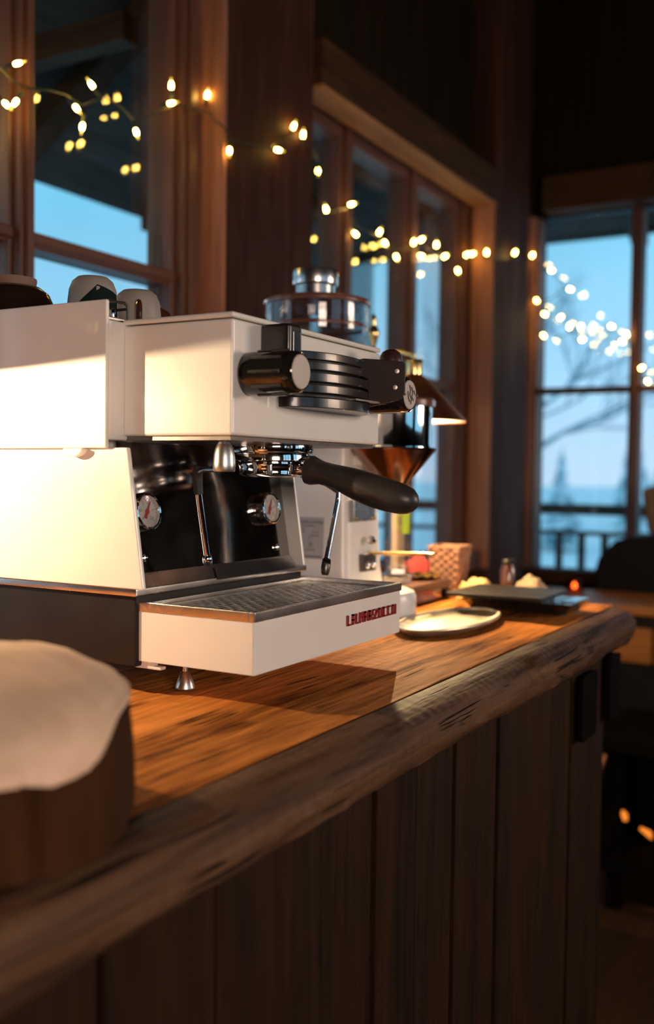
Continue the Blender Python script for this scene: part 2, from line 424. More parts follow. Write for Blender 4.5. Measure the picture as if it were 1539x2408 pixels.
def text_mb(txt, size, o, u, v, w, align='CENTER'):
    cu = bpy.data.curves.new('t', 'FONT'); cu.body = txt; cu.size = size; cu.align_x = align; cu.align_y = 'CENTER'; cu.resolution_u = 2
    ob = bpy.data.objects.new('t', cu); COL.objects.link(ob)
    dg = bpy.context.evaluated_depsgraph_get(); me = bpy.data.meshes.new_from_object(ob.evaluated_get(dg))
    o, u, v, w = Vector(o), Vector(u), Vector(v), Vector(w)
    mb = MB(); mb.add([o + u * q.co.x + v * q.co.y + w for q in me.vertices], [list(p.vertices) for p in me.polygons])
    bpy.data.objects.remove(ob); bpy.data.curves.remove(cu); bpy.data.meshes.remove(me)
    return mb

# =================================================================== SETTING
ZF, ZC = -1.085, 2.75           # floor and ceiling
XL, XR, YB, YW = -2.4, 3.45, -3.2, .9
struct('floor', MB().box(XL - .1, XR + .15, YB - .1, YW + .12, ZF - .05, ZF), MT['floor'], label='dark wooden floor', cat='floor')
struct('ceiling', MB().box(XL - .1, XR + .15, YB - .1, YW + .12, ZC, ZC + .05), MT['ceil'], label='dark wooden ceiling', cat='ceiling')
struct('wall_left', MB().box(XL - .1, XL, YB - .1, YW + .12, ZF, ZC), MT['wall'], label='dark wooden wall on the left', cat='wall')
struct('wall_front', MB().box(XL, XR, YB - .1, YB, ZF, -.2).box(XL, XR, YB - .1, YB, 1.3, ZC).box(XL, -1.2, YB - .1, YB, -.2, 1.3).box(.3, .8, YB - .1, YB, -.2, 1.3).box(2.6, XR, YB - .1, YB, -.2, 1.3), MT['wall'], label='dark wooden wall behind the viewer', cat='wall')

# back wall: structure below and above the windows, with separate vertical boards
wb = struct('wall_back', MB().box(XL, XR + .1, YW + .02, YW + .12, ZF, -.20)
            .box(XL, -.75, YW + .02, YW + .12, -.20, ZC).box(-.75, 1.2, YW + .02, YW + .12, 1.42, ZC)
            .box(1.2, 2.9, YW + .02, YW + .12, 1.215, ZC).box(2.84, XR + .1, YW + .02, YW + .12, -.2, 1.215)
            .box(1.08, 1.52, YW + .02, YW + .12, -.2, 1.42), MT['wall'], label='dark wooden back wall of upright boards', cat='wall')
def boards_x(parent, x0, x1, y0, y1, z0, z1, mat, w=(.12, .17), name='board'):
    x = x0
    while x < x1 - .03:
        ww = min(random.uniform(*w), x1 - x); d = random.uniform(0, .008)
        part(name, MB().box(x + .002, x + ww - .002, y0 + d, y1, z0, z1, .004, 1), mat, parent)
        x += ww
boards_x(wb, 1.50, 3.44, YW - .005, YW + .025, 1.335, ZC, MT['wall'])
boards_x(wb, 1.52, 3.44, YW - .005, YW + .025, ZF, -.21, MT['wall'], (.16, .22))
# right (far) wall
wr = struct('wall_right', MB().box(XR + .02, XR + .12, YB, YW + .02, ZF, -.27).box(XR + .02, XR + .12, YB, YW + .02, 1.29, ZC)
            .box(XR + .02, XR + .12, .83, YW + .02, -.27, 1.29).box(XR + .02, XR + .12, YB, -1.0, -.27, 1.29),
            MT['wall'], label='dark wooden far wall of upright boards', cat='wall')
y = -1.0
while y < .88:
    ww = min(random.uniform(.12, .17), .9 - y); d = random.uniform(0, .008)
    part('board', MB().box(XR - .005 + d, XR + .025, y + .002, y + ww - .002, 1.43, ZC, .004, 1), MT['wall'], wr); y += ww

# posts and beams
struct('trim_1', MB().box(1.094, 1.492, .82, 1.0, ZF, ZC, .008), MT['post'], label='broad dark timber post between the two back windows', cat='post')
struct('trim_2', MB().box(2.83, 3.24, .80, 1.0, ZF, ZC, .008), MT['post'], label='dark timber corner post beside the far window', cat='post')
struct('trim_3', MB().box(1.494, 2.828, .795, .99, 1.205, 1.33, .006), MT['beam'], label='timber header beam over the right back window', cat='beam')
struct('trim_4', MB().box(3.36, 3.46, -1.05, .79, 1.295, 1.44, .006), MT['beamy'], label='timber header beam over the far window', cat='beam')

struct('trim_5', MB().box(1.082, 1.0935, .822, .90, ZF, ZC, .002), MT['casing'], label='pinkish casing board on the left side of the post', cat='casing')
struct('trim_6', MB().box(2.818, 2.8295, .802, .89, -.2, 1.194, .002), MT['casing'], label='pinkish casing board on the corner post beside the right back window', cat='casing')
struct('trim_7', MB().box(1.494, 2.828, .797, .885, 1.194, 1.2045, .002), MT['underglow'], label='added board under the header beam with orange light in its colour', cat='casing')  # added underside board, glow painted by its paler orange wood
def pane(w, b, mat=None):
    """double glazing: two sheets of glass"""
    return part('glass_pane', b, MT['pane'], w, smooth=False)

# window_1: left back window (mullion, rail, jamb with stepped mouldings)
w1 = struct('window_1', label='left back window with timber mullion and rail', cat='window', org=(.5, YW, .6))
def win_bar_x(w, x0, x1, z0, z1, y0, y1, mat, name, step=.008):
    b = MB().box(x0, x1, y0 + .02, y1, z0, z1, .003, 1).box(x0 + step, x1 - step, y0, y0 + .03, z0 + (step if z1 - z0 < x1 - x0 else 0), z1 - (step if z1 - z0 < x1 - x0 else 0), .004, 2)
    return part(name, b, mat, w)
def dbl_x(w, x0, x1, z0, z1):
    pane(w, MB().box(x0, x1, .945, .949, z0, z1)); pane(w, MB().box(x0, x1, .962, .966, z0, z1))
m1 = [(-.75, -.66), (-.03, .024), (.516, .570), (1.006, 1.094)]
for i, (a, b_) in enumerate(m1):
    nm = 'jamb' if i in (0, 3) else 'mullion'
    bb = MB().box(a, b_, .915, .99, -.2, 1.42, .003, 1)
    wdt = b_ - a
    bb.box(a + wdt * .16, b_ - wdt * .16, .895, .93, -.2, 1.42, .004, 2).box(a + wdt * .34, b_ - wdt * .34, .883, .90, -.2, 1.42, .004, 2)
    part(nm, bb, MT['frame'], w1)
for a, b_ in ((-.66, -.03), (.024, .516), (.570, 1.006)):
    bb = MB().box(a, b_, .918, .985, .597, .630, .003, 1).box(a, b_, .902, .93, .603, .624, .003, 1)
    part('rail', bb, MT['frameh'], w1)
    dbl_x(w1, a, b_, -.12, .597); dbl_x(w1, a, b_, .630, 1.40)
part('sill', MB().box(-.75, 1.09, .84, .99, -.2, -.12, .006), MT['frameh'], w1)
part('head_rail', MB().box(-.75, 1.09, .90, .99, 1.38, 1.42, .006), MT['frameh'], w1)

# window_2: right back window, three visible panes
w2 = struct('window_2', label='right back window of narrow panes beyond the post', cat='window', org=(2.1, YW, .6))
m2 = [(1.494, 1.52), (1.808, 1.868), (2.275, 2.346), (2.722, 2.828)]
for i, (a, b_) in enumerate(m2):
    wdt = b_ - a
    bb = MB().box(a, b_, .915, .985, -.2, 1.205, .003, 1).box(a + wdt * .2, b_ - wdt * .2, .895, .93, -.2, 1.205, .004, 2)
    part('jamb' if i in (0, 3) else 'mullion', bb, MT['frame'], w2)
for a, b_ in ((1.52, 1.808), (1.868, 2.275), (2.346, 2.722)):
    part('rail', MB().box(a, b_, .912, .98, .478, .512, .004, 2), MT['frameh'], w2)
    part('head_rail', MB().box(a, b_, .905, .98, 1.165, 1.205, .004, 2), MT['frameh'], w2)
    dbl_x(w2, a, b_, -.13, .478); dbl_x(w2, a, b_, .512, 1.165)
part('sill', MB().box(1.494, 2.828, .83, .985, -.2, -.13, .006), MT['frameh'], w2)

# window_3: far window
w3 = struct('window_3', label='far window looking out to the snowy porch', cat='window', org=(XR, .1, .5))
m3 = [(.824, .896), (.382, .428), (-.06, -.014), (-.50, -.454), (-1.0, -.94)]
for i, (a, b_) in enumerate(m3):
    wdt = b_ - a
    bb = MB().box(XR - .0, XR + .08, a, b_, -.30, 1.29, .003, 1).box(XR - .02, XR + .02, a + wdt * .2, b_ - wdt * .2, -.28, 1.29, .004, 2)
    part('jamb' if i in (0, 4) else 'mullion', bb, MT['frame'], w3)
for a, b_ in ((.428, .824), (-.014, .382), (-.454, -.06), (-.94, -.50)):
    part('rail', MB().box(XR - .01, XR + .07, a, b_, .521, .547, .004, 2), MT['beamy'], w3)
    for z0, z1 in ((-.243, .521), (.547, 1.286)):
        pane(w3, MB().box(XR + .035, XR + .039, a, b_, z0, z1)); pane(w3, MB().box(XR + .052, XR + .056, a, b_, z0, z1))
part('sill', MB().box(XR - .07, XR + .08, -1.0, .896, -.30, -.243, .006), MT['beamy'], w3)
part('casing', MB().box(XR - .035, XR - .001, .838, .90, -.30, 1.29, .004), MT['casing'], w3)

# window_4: windows in the wall behind the viewer, seen in the reflections
w4 = struct('window_4', label='windows in the wall behind the viewer', cat='window', org=(.5, YB, .5))
for (a, b_) in ((-1.2, .3), (.8, 2.6)):
    n_ = 3; ww = (b_ - a) / n_
    for k in range(n_ + 1):
        xx = min(max(a + k * ww, a + .03), b_ - .03)
        part('mullion', MB().box(xx - .03, xx + .03, YB - .09, YB + .01, -.2, 1.3, .004, 1), MT['frame'], w4)
    for zz in (-.19, .52, 1.29):
        part('rail', MB().box(a, b_, YB - .08, YB + .0, zz - .025, zz + .025, .004, 1), MT['frameh'], w4)
    pane(w4, MB().box(a, b_, YB - .05, YB - .046, -.2, 1.3))

# =================================================================== OUTSIDE
gm = MB(); N = 40
gv = []; gf = []
for i in range(N + 1):
    for j in range(N + 1):
        x = -10 + 130 * i / N; yy = -50 + 140 * j / N
        d = max(0, math.hypot(x - 2, yy) - 9)
        gv.append((x, yy, -1.5 - .012 * d + .00012 * d * d + .5 * math.sin(x * .21 + yy * .13) * min(1, d / 25)))
for i in range(N):
    for j in range(N):
        gf.append((i * (N + 1) + j, (i + 1) * (N + 1) + j, (i + 1) * (N + 1) + j + 1, i * (N + 1) + j + 1))
gm.add(gv, gf)
struct('snowy_ground', gm, MT['snow'], label='snow covered slope outside the windows', cat='ground')

# back porch roof (eave along x, rafter tails)
pr = thing('porch_roof', 'dark porch roof with rafter tails seen through the left back windows', 'roof', (1.5, 1.5, 1.5))
y_e, z_e = 2.0, 1.138
part('soffit', MB().hexa([(-3, y_e, z_e), (3.72, y_e, z_e), (3.72, 1.06, z_e + .62), (-3, 1.06, z_e + .62)],
     [(-3, y_e, z_e + .12), (3.72, y_e, z_e + .12), (3.72, 1.06, z_e + .74), (-3, 1.06, z_e + .74)]), MT['soffit'], pr)
for xx in (-1.1, -.35, .40, 1.475, 2.21, 2.95, 3.68):
    part('rafter', MB().hexa([(xx - .045, y_e - .01, z_e - .05), (xx + .045, y_e - .01, z_e - .05), (xx + .045, 1.06, z_e + .52), (xx - .045, 1.06, z_e + .52)],
         [(xx - .045, y_e - .01, z_e + .05), (xx + .045, y_e - .01, z_e + .05), (xx + .045, 1.06, z_e + .66), (xx - .045, 1.06, z_e + .66)]), MT['beamy'], pr)
part('outrigger', MB().box(1.16, 1.222, 1.2, 1.72, 1.277, 1.352, .004), MT['beamy'], pr)
# far porch roof (eave along y)
fr = thing('side_porch_roof', 'dark porch roof edge above the far window view', 'roof', (4.4, .5, 1.7))
part('soffit', MB().hexa([(5.0, -2.5, 1.54), (5.0, 2.56, 1.54), (3.62, 2.56, 2.2), (3.62, -2.5, 2.2)],
     [(5.0, -2.5, 1.64), (5.0, 2.56, 1.64), (3.62, 2.56, 2.3), (3.62, -2.5, 2.3)]), MT['soffit'], fr)
part('fascia', MB().box(4.97, 5.03, -2.5, 2.56, 1.54, 1.72), MT['soffit'], fr)
for yy in (.74, -.2, 1.9):
    part('rafter', MB().hexa([(5.0, yy - .045, 1.47), (5.0, yy + .045, 1.47), (3.62, yy + .045, 2.1), (3.62, yy - .045, 2.1)],
         [(5.0, yy - .045, 1.56), (5.0, yy + .045, 1.56), (3.62, yy + .045, 2.2), (3.62, yy - .045, 2.2)]), MT['soffit'], fr)
part('porch_post', MB().box(4.93, 5.05, 2.46, 2.58, -1.6, 1.56), MT['soffit'], fr)
# porch railing
rl = thing('porch_railing', 'dark wooden porch railing with balusters in front of the snow', 'railing', (4.5, .5, -1.2))
part('top_rail', MB().box(4.45, 4.56, -2.0, 3.2, -.045, .012, .008), MT['rail'], rl)
part('lower_rail', MB().box(4.48, 4.53, -2.0, 3.2, -.155, -.132, .004), MT['rail'], rl)
for i in range(14):
    yy = 1.27 - i * .123
    part('baluster', MB().box(4.49, 4.525, yy - .017, yy + .017, -.62, -.14), MT['rail'], rl)
part('bottom_rail', MB().box(4.48, 4.53, -2.0, 3.2, -.66, -.62, .004), MT['rail'], rl)
for yy in (-1.9, 3.1):
    part('rail_post', MB().box(4.46, 4.55, yy - .045, yy + .045, -1.52, -.05), MT['rail'], rl)

def conifer(x, yy, z, h, label):
    t = thing('conifer', label, 'tree', (x, yy, z), 'snowy conifers on the slope')
    part('trunk', MB().lathe([(.06 * h / 3, 0), (.02 * h / 3, h * .9)], (x, yy, z), seg=8), MT['bare'], t)
    b = MB(); rs = random.Random(int(x * 31 + yy * 7))
    for k in range(9):
        zz = z + h * (.08 + .1 * k); r = h * .30 * (1 - k / 9.4)
        nn = 13
        vs = [(x, yy, zz + h * .16)]
        for q_ in range(nn):
            a = 2 * math.pi * q_ / nn; rr = r * rs.uniform(.65, 1.1) * (1 if q_ % 2 else .7)
            vs.append((x + rr * math.cos(a), yy + rr * math.sin(a), zz - h * .03 * rs.random()))
        b.add(vs, [(0, 1 + q_, 1 + (q_ + 1) % nn) for q_ in range(nn)])
    part('branches', b, MT['fir'], t, smooth=False)
def ground_z(x, yy):
    d = max(0, math.hypot(x - 2, yy) - 9)
    return -1.5 - .012 * d + .00012 * d * d + .5 * math.sin(x * .21 + yy * .13) * min(1, d / 25)
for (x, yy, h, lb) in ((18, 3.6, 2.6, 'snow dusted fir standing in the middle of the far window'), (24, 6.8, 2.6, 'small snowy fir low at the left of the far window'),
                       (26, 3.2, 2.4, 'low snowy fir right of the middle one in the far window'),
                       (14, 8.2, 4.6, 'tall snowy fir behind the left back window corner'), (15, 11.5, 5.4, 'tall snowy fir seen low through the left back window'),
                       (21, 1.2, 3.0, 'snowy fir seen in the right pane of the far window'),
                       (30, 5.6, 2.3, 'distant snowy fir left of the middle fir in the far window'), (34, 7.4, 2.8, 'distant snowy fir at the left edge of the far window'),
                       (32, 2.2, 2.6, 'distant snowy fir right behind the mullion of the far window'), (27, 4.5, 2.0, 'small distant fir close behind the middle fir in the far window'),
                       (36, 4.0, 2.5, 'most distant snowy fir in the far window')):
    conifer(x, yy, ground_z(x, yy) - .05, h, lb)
# bare tree
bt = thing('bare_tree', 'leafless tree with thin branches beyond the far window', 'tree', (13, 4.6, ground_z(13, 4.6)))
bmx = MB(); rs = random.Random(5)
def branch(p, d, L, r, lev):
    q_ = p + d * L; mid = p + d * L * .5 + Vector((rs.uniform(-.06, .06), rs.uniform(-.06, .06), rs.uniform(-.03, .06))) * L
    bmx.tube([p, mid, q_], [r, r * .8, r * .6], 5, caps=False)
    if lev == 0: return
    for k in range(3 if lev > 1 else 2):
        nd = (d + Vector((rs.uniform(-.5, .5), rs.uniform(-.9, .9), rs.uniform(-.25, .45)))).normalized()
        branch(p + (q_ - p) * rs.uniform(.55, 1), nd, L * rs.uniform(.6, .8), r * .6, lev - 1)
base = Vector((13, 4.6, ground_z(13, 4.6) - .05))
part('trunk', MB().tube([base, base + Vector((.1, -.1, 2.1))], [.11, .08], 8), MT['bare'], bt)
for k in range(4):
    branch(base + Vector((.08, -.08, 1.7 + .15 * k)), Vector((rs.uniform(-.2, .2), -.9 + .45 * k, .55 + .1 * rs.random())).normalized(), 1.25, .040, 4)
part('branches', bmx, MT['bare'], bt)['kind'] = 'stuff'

# =================================================================== BAR COUNTER
ct = thing('bar_counter', 'rustic wooden bar counter with a rounded log edge', 'counter', (0, .3, ZF))
def plank(y0, y1, x0=-1.6, x1=1.11, seed=0):
    rs = random.Random(seed); b = MB(); nx, ny = 46, 4
    vs = []
    for i in range(nx + 1):
        x = x0 + (x1 - x0) * i / nx
        for j in range(ny + 1):
            yy = y0 + (y1 - y0) * j / ny
            ed = (.0035 * rs.uniform(.2, 1) if j in (0, ny) else 0)
            jit = (rs.uniform(0, .002) if j == 0 else -rs.uniform(0, .002) if j == ny else 0)
            vs.append((x, yy + jit, -.0866 - ed + rs.uniform(-.0008, .0008)))
    fs = [(i * (ny + 1) + j, (i + 1) * (ny + 1) + j, (i + 1) * (ny + 1) + j + 1, i * (ny + 1) + j + 1) for i in range(nx) for j in range(ny)]
    top = len(vs)
    for i in range(nx + 1):
        x = x0 + (x1 - x0) * i / nx
        vs += [(x, y0, -.125), (x, y1, -.125)]
    for i in range(nx):
        fs.append((i * (ny + 1), top + 2 * i, top + 2 * i + 2, (i + 1) * (ny + 1)))
        fs.append((i * (ny + 1) + ny, (i + 1) * (ny + 1) + ny, top + 2 * i + 3, top + 2 * i + 1))
    fs.append(tuple(j for j in range(ny + 1)) + (top + 1, top))
    fs.append(tuple(nx * (ny + 1) + j for j in range(ny, -1, -1)) + (top + 2 * nx, top + 2 * nx + 1))
    b.add(vs, fs); return b
for i, (a, b_) in enumerate(((-.0955, .150), (.1515, .372), (.3735, .600), (.6015, .815))):
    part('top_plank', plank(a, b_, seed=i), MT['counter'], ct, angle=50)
# rounded log edge: profile swept along x, with a chipped step
nb = MB(); nx = 150; prof_n = 16; rs = random.Random(3)
vs = []
lump = [rs.uniform(-1, 1) for _ in range(400)]
def ln(t_):
    i = int(t_ % 390); f = t_ % 390 - i; f = f * f * (3 - 2 * f); return lump[i] * (1 - f) + lump[i + 1] * f
for i in range(nx + 1):
    x = -1.6 + 2.70 * i / nx
    far = 1 if x > .47 else 0
    endt = max(0, (x - 1.0) / .10); endt = min(1, endt)
    rr = (.034 if far else .031) * math.sqrt(max(.02, 1 - endt ** 2.5))
    for k in range(prof_n):
        if k < 11:
            a = math.radians(90 - 18 * k)      # from the top round to the bottom front
            py = -.124 + (.004 if not far else 0) - math.cos(a) * rr * (1.02)
            pz = -.0866 - .031 + math.sin(a) * rr * 1.0 - (.0035 if not far else -.0005)
            nz = .0022 * ln(x * 9 + k * 37) + .0011 * ln(x * 41 + k * 17)
            py += nz; pz += nz * .7
            if k == 0: pz = min(pz, -.0868)
        else:
            py, pz = [(-.10, -.158), (-.0965, -.150), (-.0965, -.120), (-.0965, -.090), (-.102, -.0870)][k - 11]
        vs.append((x, py, pz))
fs = [(i * prof_n + k, (i + 1) * prof_n + k, (i + 1) * prof_n + (k + 1) % prof_n, i * prof_n + (k + 1) % prof_n) for i in range(nx) for k in range(prof_n)]
fs += [tuple(range(prof_n)), tuple(nx * prof_n + k for k in range(prof_n - 1, -1, -1))]
nb.add(vs, fs)
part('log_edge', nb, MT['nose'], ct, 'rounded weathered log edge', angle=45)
xs = [-1.55, -1.40, -1.27, -1.13, -.98, -.85, -.72, -.60, -.47, -.35, -.22, -.10, .06, .160, .266, .282, .425, .545, .665, .785, .890, 1.0]
for i in range(len(xs) - 1):
    if abs(xs[i] - .266) < 1e-6: continue
    d = random.uniform(0, .007); g = .0012 + random.random() * .002
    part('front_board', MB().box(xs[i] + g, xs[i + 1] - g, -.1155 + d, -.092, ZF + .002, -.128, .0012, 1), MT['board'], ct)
part('carcass', MB().box(-1.55, .99, -.09, .80, ZF + .002, -.127), MT['chassis'], ct)
part('end_panel', MB().box(.99, 1.002, -.091, .80, ZF + .002, -.127), MT['board'], ct)
def rrect(w, h, r, n=5):
    out = []
    for cx, cy, a0 in ((w - r, h - r, 0), (r, h - r, 90), (r, r, 180), (w - r, r, 270)):
        for k in range(n + 1):
            a = math.radians(a0 + 90 * k / n); out.append((cx + r * math.cos(a), cy + r * math.sin(a)))
    return out
part('iron_plate', MB().prism(rrect(.094, .112, .014), (.792, -.118, -.284), (1, 0, 0), (0, 0, 1), (0, -.010, 0)), MT['iron'], ct, 'black iron plate', bev=.0015)
part('corner_bracket', MB().prism(rrect(.075, .115, .004), (.975, -.118, -.283), (1, 0, 0), (0, 0, 1), (0, -.010, 0)).box(1.032, 1.05, -.118, -.10, -.283, -.168, .003), MT['iron'], ct, 'black iron corner bracket')

# =================================================================== ESPRESSO MACHINE
em = thing('espresso_machine', 'white espresso machine with black controls and chrome group on the bar counter', 'coffee machine', (.17, .2, -.085))
XP = -.024                      # outer face of the left upper side panel
# body core and base
part('base_chassis', MB().box(-.004, .350, .155, .462, -.055, .026, .003), MT['chassis'], em, 'black base')
part('base_trim', MB().box(-.010, .356, .150, .466, .024, .033, .002), MT['steel'], em, 'brushed steel trim strip')
part('body', MB().box(-.006, .352, .205, .458, .030, .325, .003).box(-.018, .352, .183, .458, .196, .3285, .003), MT['white'], em)
def side_panels(xa, xb, sgn):
    part('upper_side_panel', MB().box(min(xa, xb), max(xa, xb), .182, .464, .187, .3495, .0022), MT['white'], em)
side_panels(XP, XP + .006, 1)
part('lower_side_panel', MB().prism([(.158, .188), (.135, .0335), (.462, .0335), (.462, .188)], (XP + .007, 0, 0), (0, 1, 0), (0, 0, 1), (.007, 0, 0)), MT['white'], em, bev=.0018)
part('upper_side_panel', MB().box(.352, .358, .182, .464, .187, .3495, .0022), MT['white'], em)
part('lower_side_panel', MB().prism([(.168, .188), (.145, .0335), (.462, .0335), (.462, .188)], (.338, 0, 0), (0, 1, 0), (0, 0, 1), (.006, 0, 0)), MT['white'], em, bev=.0018)
# rubber stop tab hanging below the left panel
tabp = [(.0145 * math.cos(a), -.0095 * math.sin(a)) for a in [math.pi * k / 12 for k in range(13)]]
part('stop_tab', MB().prism(tabp, (XP - .004, .228, .1868), (0, 1, 0), (0, 0, 1), (.010, 0, 0)), MT['white'], em, 'white half round stop tab', bev=.0012)
# cup tray and front guard
part('cup_tray', MB().box(-.016, .352, .186, .458, .3285, .3325, .001), MT['steel'], em, 'steel cup tray')
part('cup_guard', MB().tube([(-.019, .186, .3485), (.010, .186, .3500), (.0145, .186, .3480), (.0155, .186, .3440), (.0155, .186, .3325)], .0016, 8).tube([(.0155, .186, .3440), (.0155, .300, .3440)], .0016, 8), MT['dsteel'], em, 'dark wire cup guard')
gb = em.children[-1]
part('guard_bolt', MB().lathe([(.0032, 0), (.0032, .004), (.0042, .0042), (.0042, .0085), (.0030, .0105), (0, .011)], (-.004, .192, .3320), (0, 0, 1), 16), MT['chrome'], gb)
part('cup_guard', MB().tube([(.349, .19, .3325), (.349, .19, .352), (.349, .455, .352), (.349, .455, .3325)], .003, 8), MT['chrome'], em, 'chrome guard rail')
# group cover (head box) with lid seam
part('head_cover', MB().box(.006, .348, .035, .184, .201, .3235, .0035, 3), MT['white'], em)
part('head_lid', MB().box(.0052, .3488, .0342, .1845, .3245, .3305, .0024, 3), MT['white'], em)
part('head_base', MB().box(.012, .342, .041, .184, .1965, .2015), MT['dsteel'], em, 'dark steel underside plate')
# left knob: horizontal cylinder with pale cap, square switch block above
def knob(cx, cz, y0, y1, r, capmat, nm='steam_knob'):
    L = y0 - y1
    k = part(nm, MB().lathe([(r * .86, 0), (r, .004), (r, L * .25), (r * .985, L * .27), (r * .985, L * .75), (r * .99, L * .77), (r * .93, L - .004), (r * .82, L - .001), (r * .80, L - .003), (0, L - .003)], (cx, y0, cz), (0, -1, 0), 40), MT['blackg'], em, 'glossy black knob')
    part('knob_cap', MB().lathe([(r * .78, 0), (r * .78, .002), (r * .74, .003), (0, .0032)], (cx, y1 + .0035, cz), (0, -1, 0), 36), capmat, k, 'pale round cap')
    return k
k1 = knob(.036, .2675, .037, -.032, .0232, MT['pale'])
ribs = MB()
for a in (60, 100, 140, 180, 220, 260, 300):
    an = math.radians(a)
    c = Vector((.036 + .0226 * math.cos(an), 0, .2675 + .0226 * math.sin(an)))
    ribs.tube([(c.x, .02, c.z), (c.x, -.018, c.z)], .0022, 6)
part('grip_rib', ribs, MT['black'], k1)
sb = part('switch_block', MB().box(.058, .086, -.002, .036, .284, .3235, .004, 3), MT['black'], em, 'black square switch block')
part('switch_face', MB().box(.064, .080, -.0035, .0, .292, .316, .0015), MT['screen'], sb)
# ridged half-round paddle housing in the middle of the head
def halfdisc(a, b_, zt, zb, cx=.190, n=22):
    pts = [(a * math.cos(math.pi * k / n), -b_ * math.sin(math.pi * k / n)) for k in range(n + 1)]
    return MB().prism(pts, (cx, .036, zb), (1, 0, 0), (0, 1, 0), (0, 0, zt - zb))
ph = part('paddle_housing', halfdisc(.078, .036, .2995, .250), MT['blackm'], em, 'black ridged half round paddle housing')
for (zt, zb, a, b_) in ((.301, .2915, .086, .041), (.289, .2795, .092, .045), (.277, .266, .092, .045), (.2635, .2535, .092, .045), (.2485, .2365, .094, .047)):
    part('ridge', halfdisc(a, b_, zt, zb), MT['black'], ph, bev=.0012)
part('paddle_strip', MB().box(.20, .283, -.008, .034, .2500, .2522), MT['steel'], ph, 'thin steel strip')
# right control: dark plate with three pins, dark ball lever, black knob with engraved cap
P1 = Vector((.2475, .034, 0)); P2 = Vector((.2765, -.036, 0)); du = (P2 - P1).normalized(); L_ = (P2 - P1).length; nn_ = Vector((du.y, -du.x, 0)); nn_ = nn_ if nn_.x > 0 else -nn_
poly = [(0, .2965), (.006, .3035), (.024, .3065), (.060, .3040), (L_ - .003, .3025), (L_, .299), (L_, .266), (L_ - .004, .2555), (.030, .2455), (.029, .2880), (.024, .2925), (.006, .2955)]
poly = [(p, q_) for p, q_ in poly]
pl = part('paddle_plate', MB().prism(poly, P1, du, (0, 0, 1), nn_ * .009), MT['brownplate'], em, 'dark brown paddle plate', bev=.0014)
for (p, q_) in ((.015, .3005), (L_ - .010, .2905), (L_ - .012, .2705)):
    part('pin', MB().lathe([(.0030, 0), (.0028, .0006), (0, .0008)], P1 + du * p + Vector((0, 0, q_)), -nn_, 16), MT['satin'], pl, 'pale steel pin')
part('paddle_knob', MB().lathe([(.0145, 0), (.0150, .014), (.0150, .022), (.0140, .029), (.0110, .0345), (.006, .0375), (0, .0385)], (.293, -.008, .2825), (0, 0, 1), 28), MT['brownknob'], em, 'dark brown domed knob')
k2 = knob(.3045, .2635, .037, -.031, .0238, MT['pale'])
kc = [c for c in k2.children][0]
sq = MB()
cc = Vector((.3045, -.0311, .2635))
for pts in ([(-.004, .012), (-.001, .006), (-.003, .0), (.002, -.005), (0, -.012)], [(-.009, .004), (-.007, -.004), (-.003, -.009)], [(.002, .010), (.006, .004), (.003, -.002), (.008, -.007)], [(.009, .006), (.012, .001)]):
    sq.tube([cc + Vector((a, -.0003, b_)) for a, b_ in pts], .0006, 5)
sq.box(cc.x + .0165, cc.x + .0205, cc.y - .001, cc.y + .001, cc.z - .001, cc.z + .002).box(cc.x - .0205, cc.x - .0165, cc.y - .001, cc.y + .001, cc.z - .002, cc.z + .001)
part('cap_emblem', sq, MT['ink'], k2, 'engraved emblem lines')

# group head and portafilter
GX, GY = .180, .098
gh = part('group_head', MB().lathe([(.040, .2005), (.0505, .2000), (.0515, .197), (.0515, .188), (.0505, .186), (.043, .1855)], (GX, GY, 0), seg=56), MT['chrome'], em, 'chrome group head')
part('group_collar', MB().lathe([(.043, .1862), (.0472, .1855), (.0478, .183), (.0478, .1775), (.046, .1765), (.038, .1762)], (GX, GY, 0), seg=56), MT['chrome'], gh)
for k in range(8):
    a = 2 * math.pi * k / 8 + .2
    part('group_bolt', MB().lathe([(.0028, 0), (.0028, .0022), (.0016, .0026), (0, .0026)], (GX + .0512 * math.cos(a), GY + .0512 * math.sin(a), .1925), (math.cos(a), math.sin(a), 0), 6), MT['dsteel'], gh)
pf = part('portafilter', MB().lathe([(.0375, .1768), (.0405, .1755), (.041, .172), (.0395, .169), (.039, .163), (.0395, .1605), (.036, .158), (.030, .157), (0, .157)], (GX, GY, 0), seg=48), MT['chrome'], em, 'chrome portafilter basket holder')
for k in range(5):
    a = math.radians(-150 + 40 * k); lx, ly = GX + .0405 * math.cos(a), GY + .0405 * math.sin(a)
    part('lug', MB().box(lx - .003, lx + .003, ly - .003, ly + .003, .160, .172, .001), MT['chrome'], pf)
H0 = Vector((.1815, .066, .1685)); H1 = Vector((.199, -.092, .1285)); hd = (H1 - H0).normalized()
def hp(t): return H0 + (H1 - H0) * t
part('neck', MB().tube([hp(-.05), hp(.02), hp(.06), hp(.08), hp(.16)], [.0065, .0075, .0080, .0068, .0068], 20), MT['chrome'], pf)
hr = [(.095, .004), (.10, .0130), (.115, .0165), (.15, .0172), (.185, .0160), (.23, .0142), (.30, .0140), (.38, .0152), (.46, .0172), (.56, .0190), (.68, .0196), (.80, .0190), (.88, .0178), (.94, .0150), (.975, .0105), (.995, .005), (1.0, .001)]
part('handle', MB().tube([hp(t) + Vector((0, 0, .004 * math.sin(math.pi * min(1, t * 1.6)))) for t, r in hr], [r for t, r in hr], 32), MT['grip'], pf, 'matte black handle')
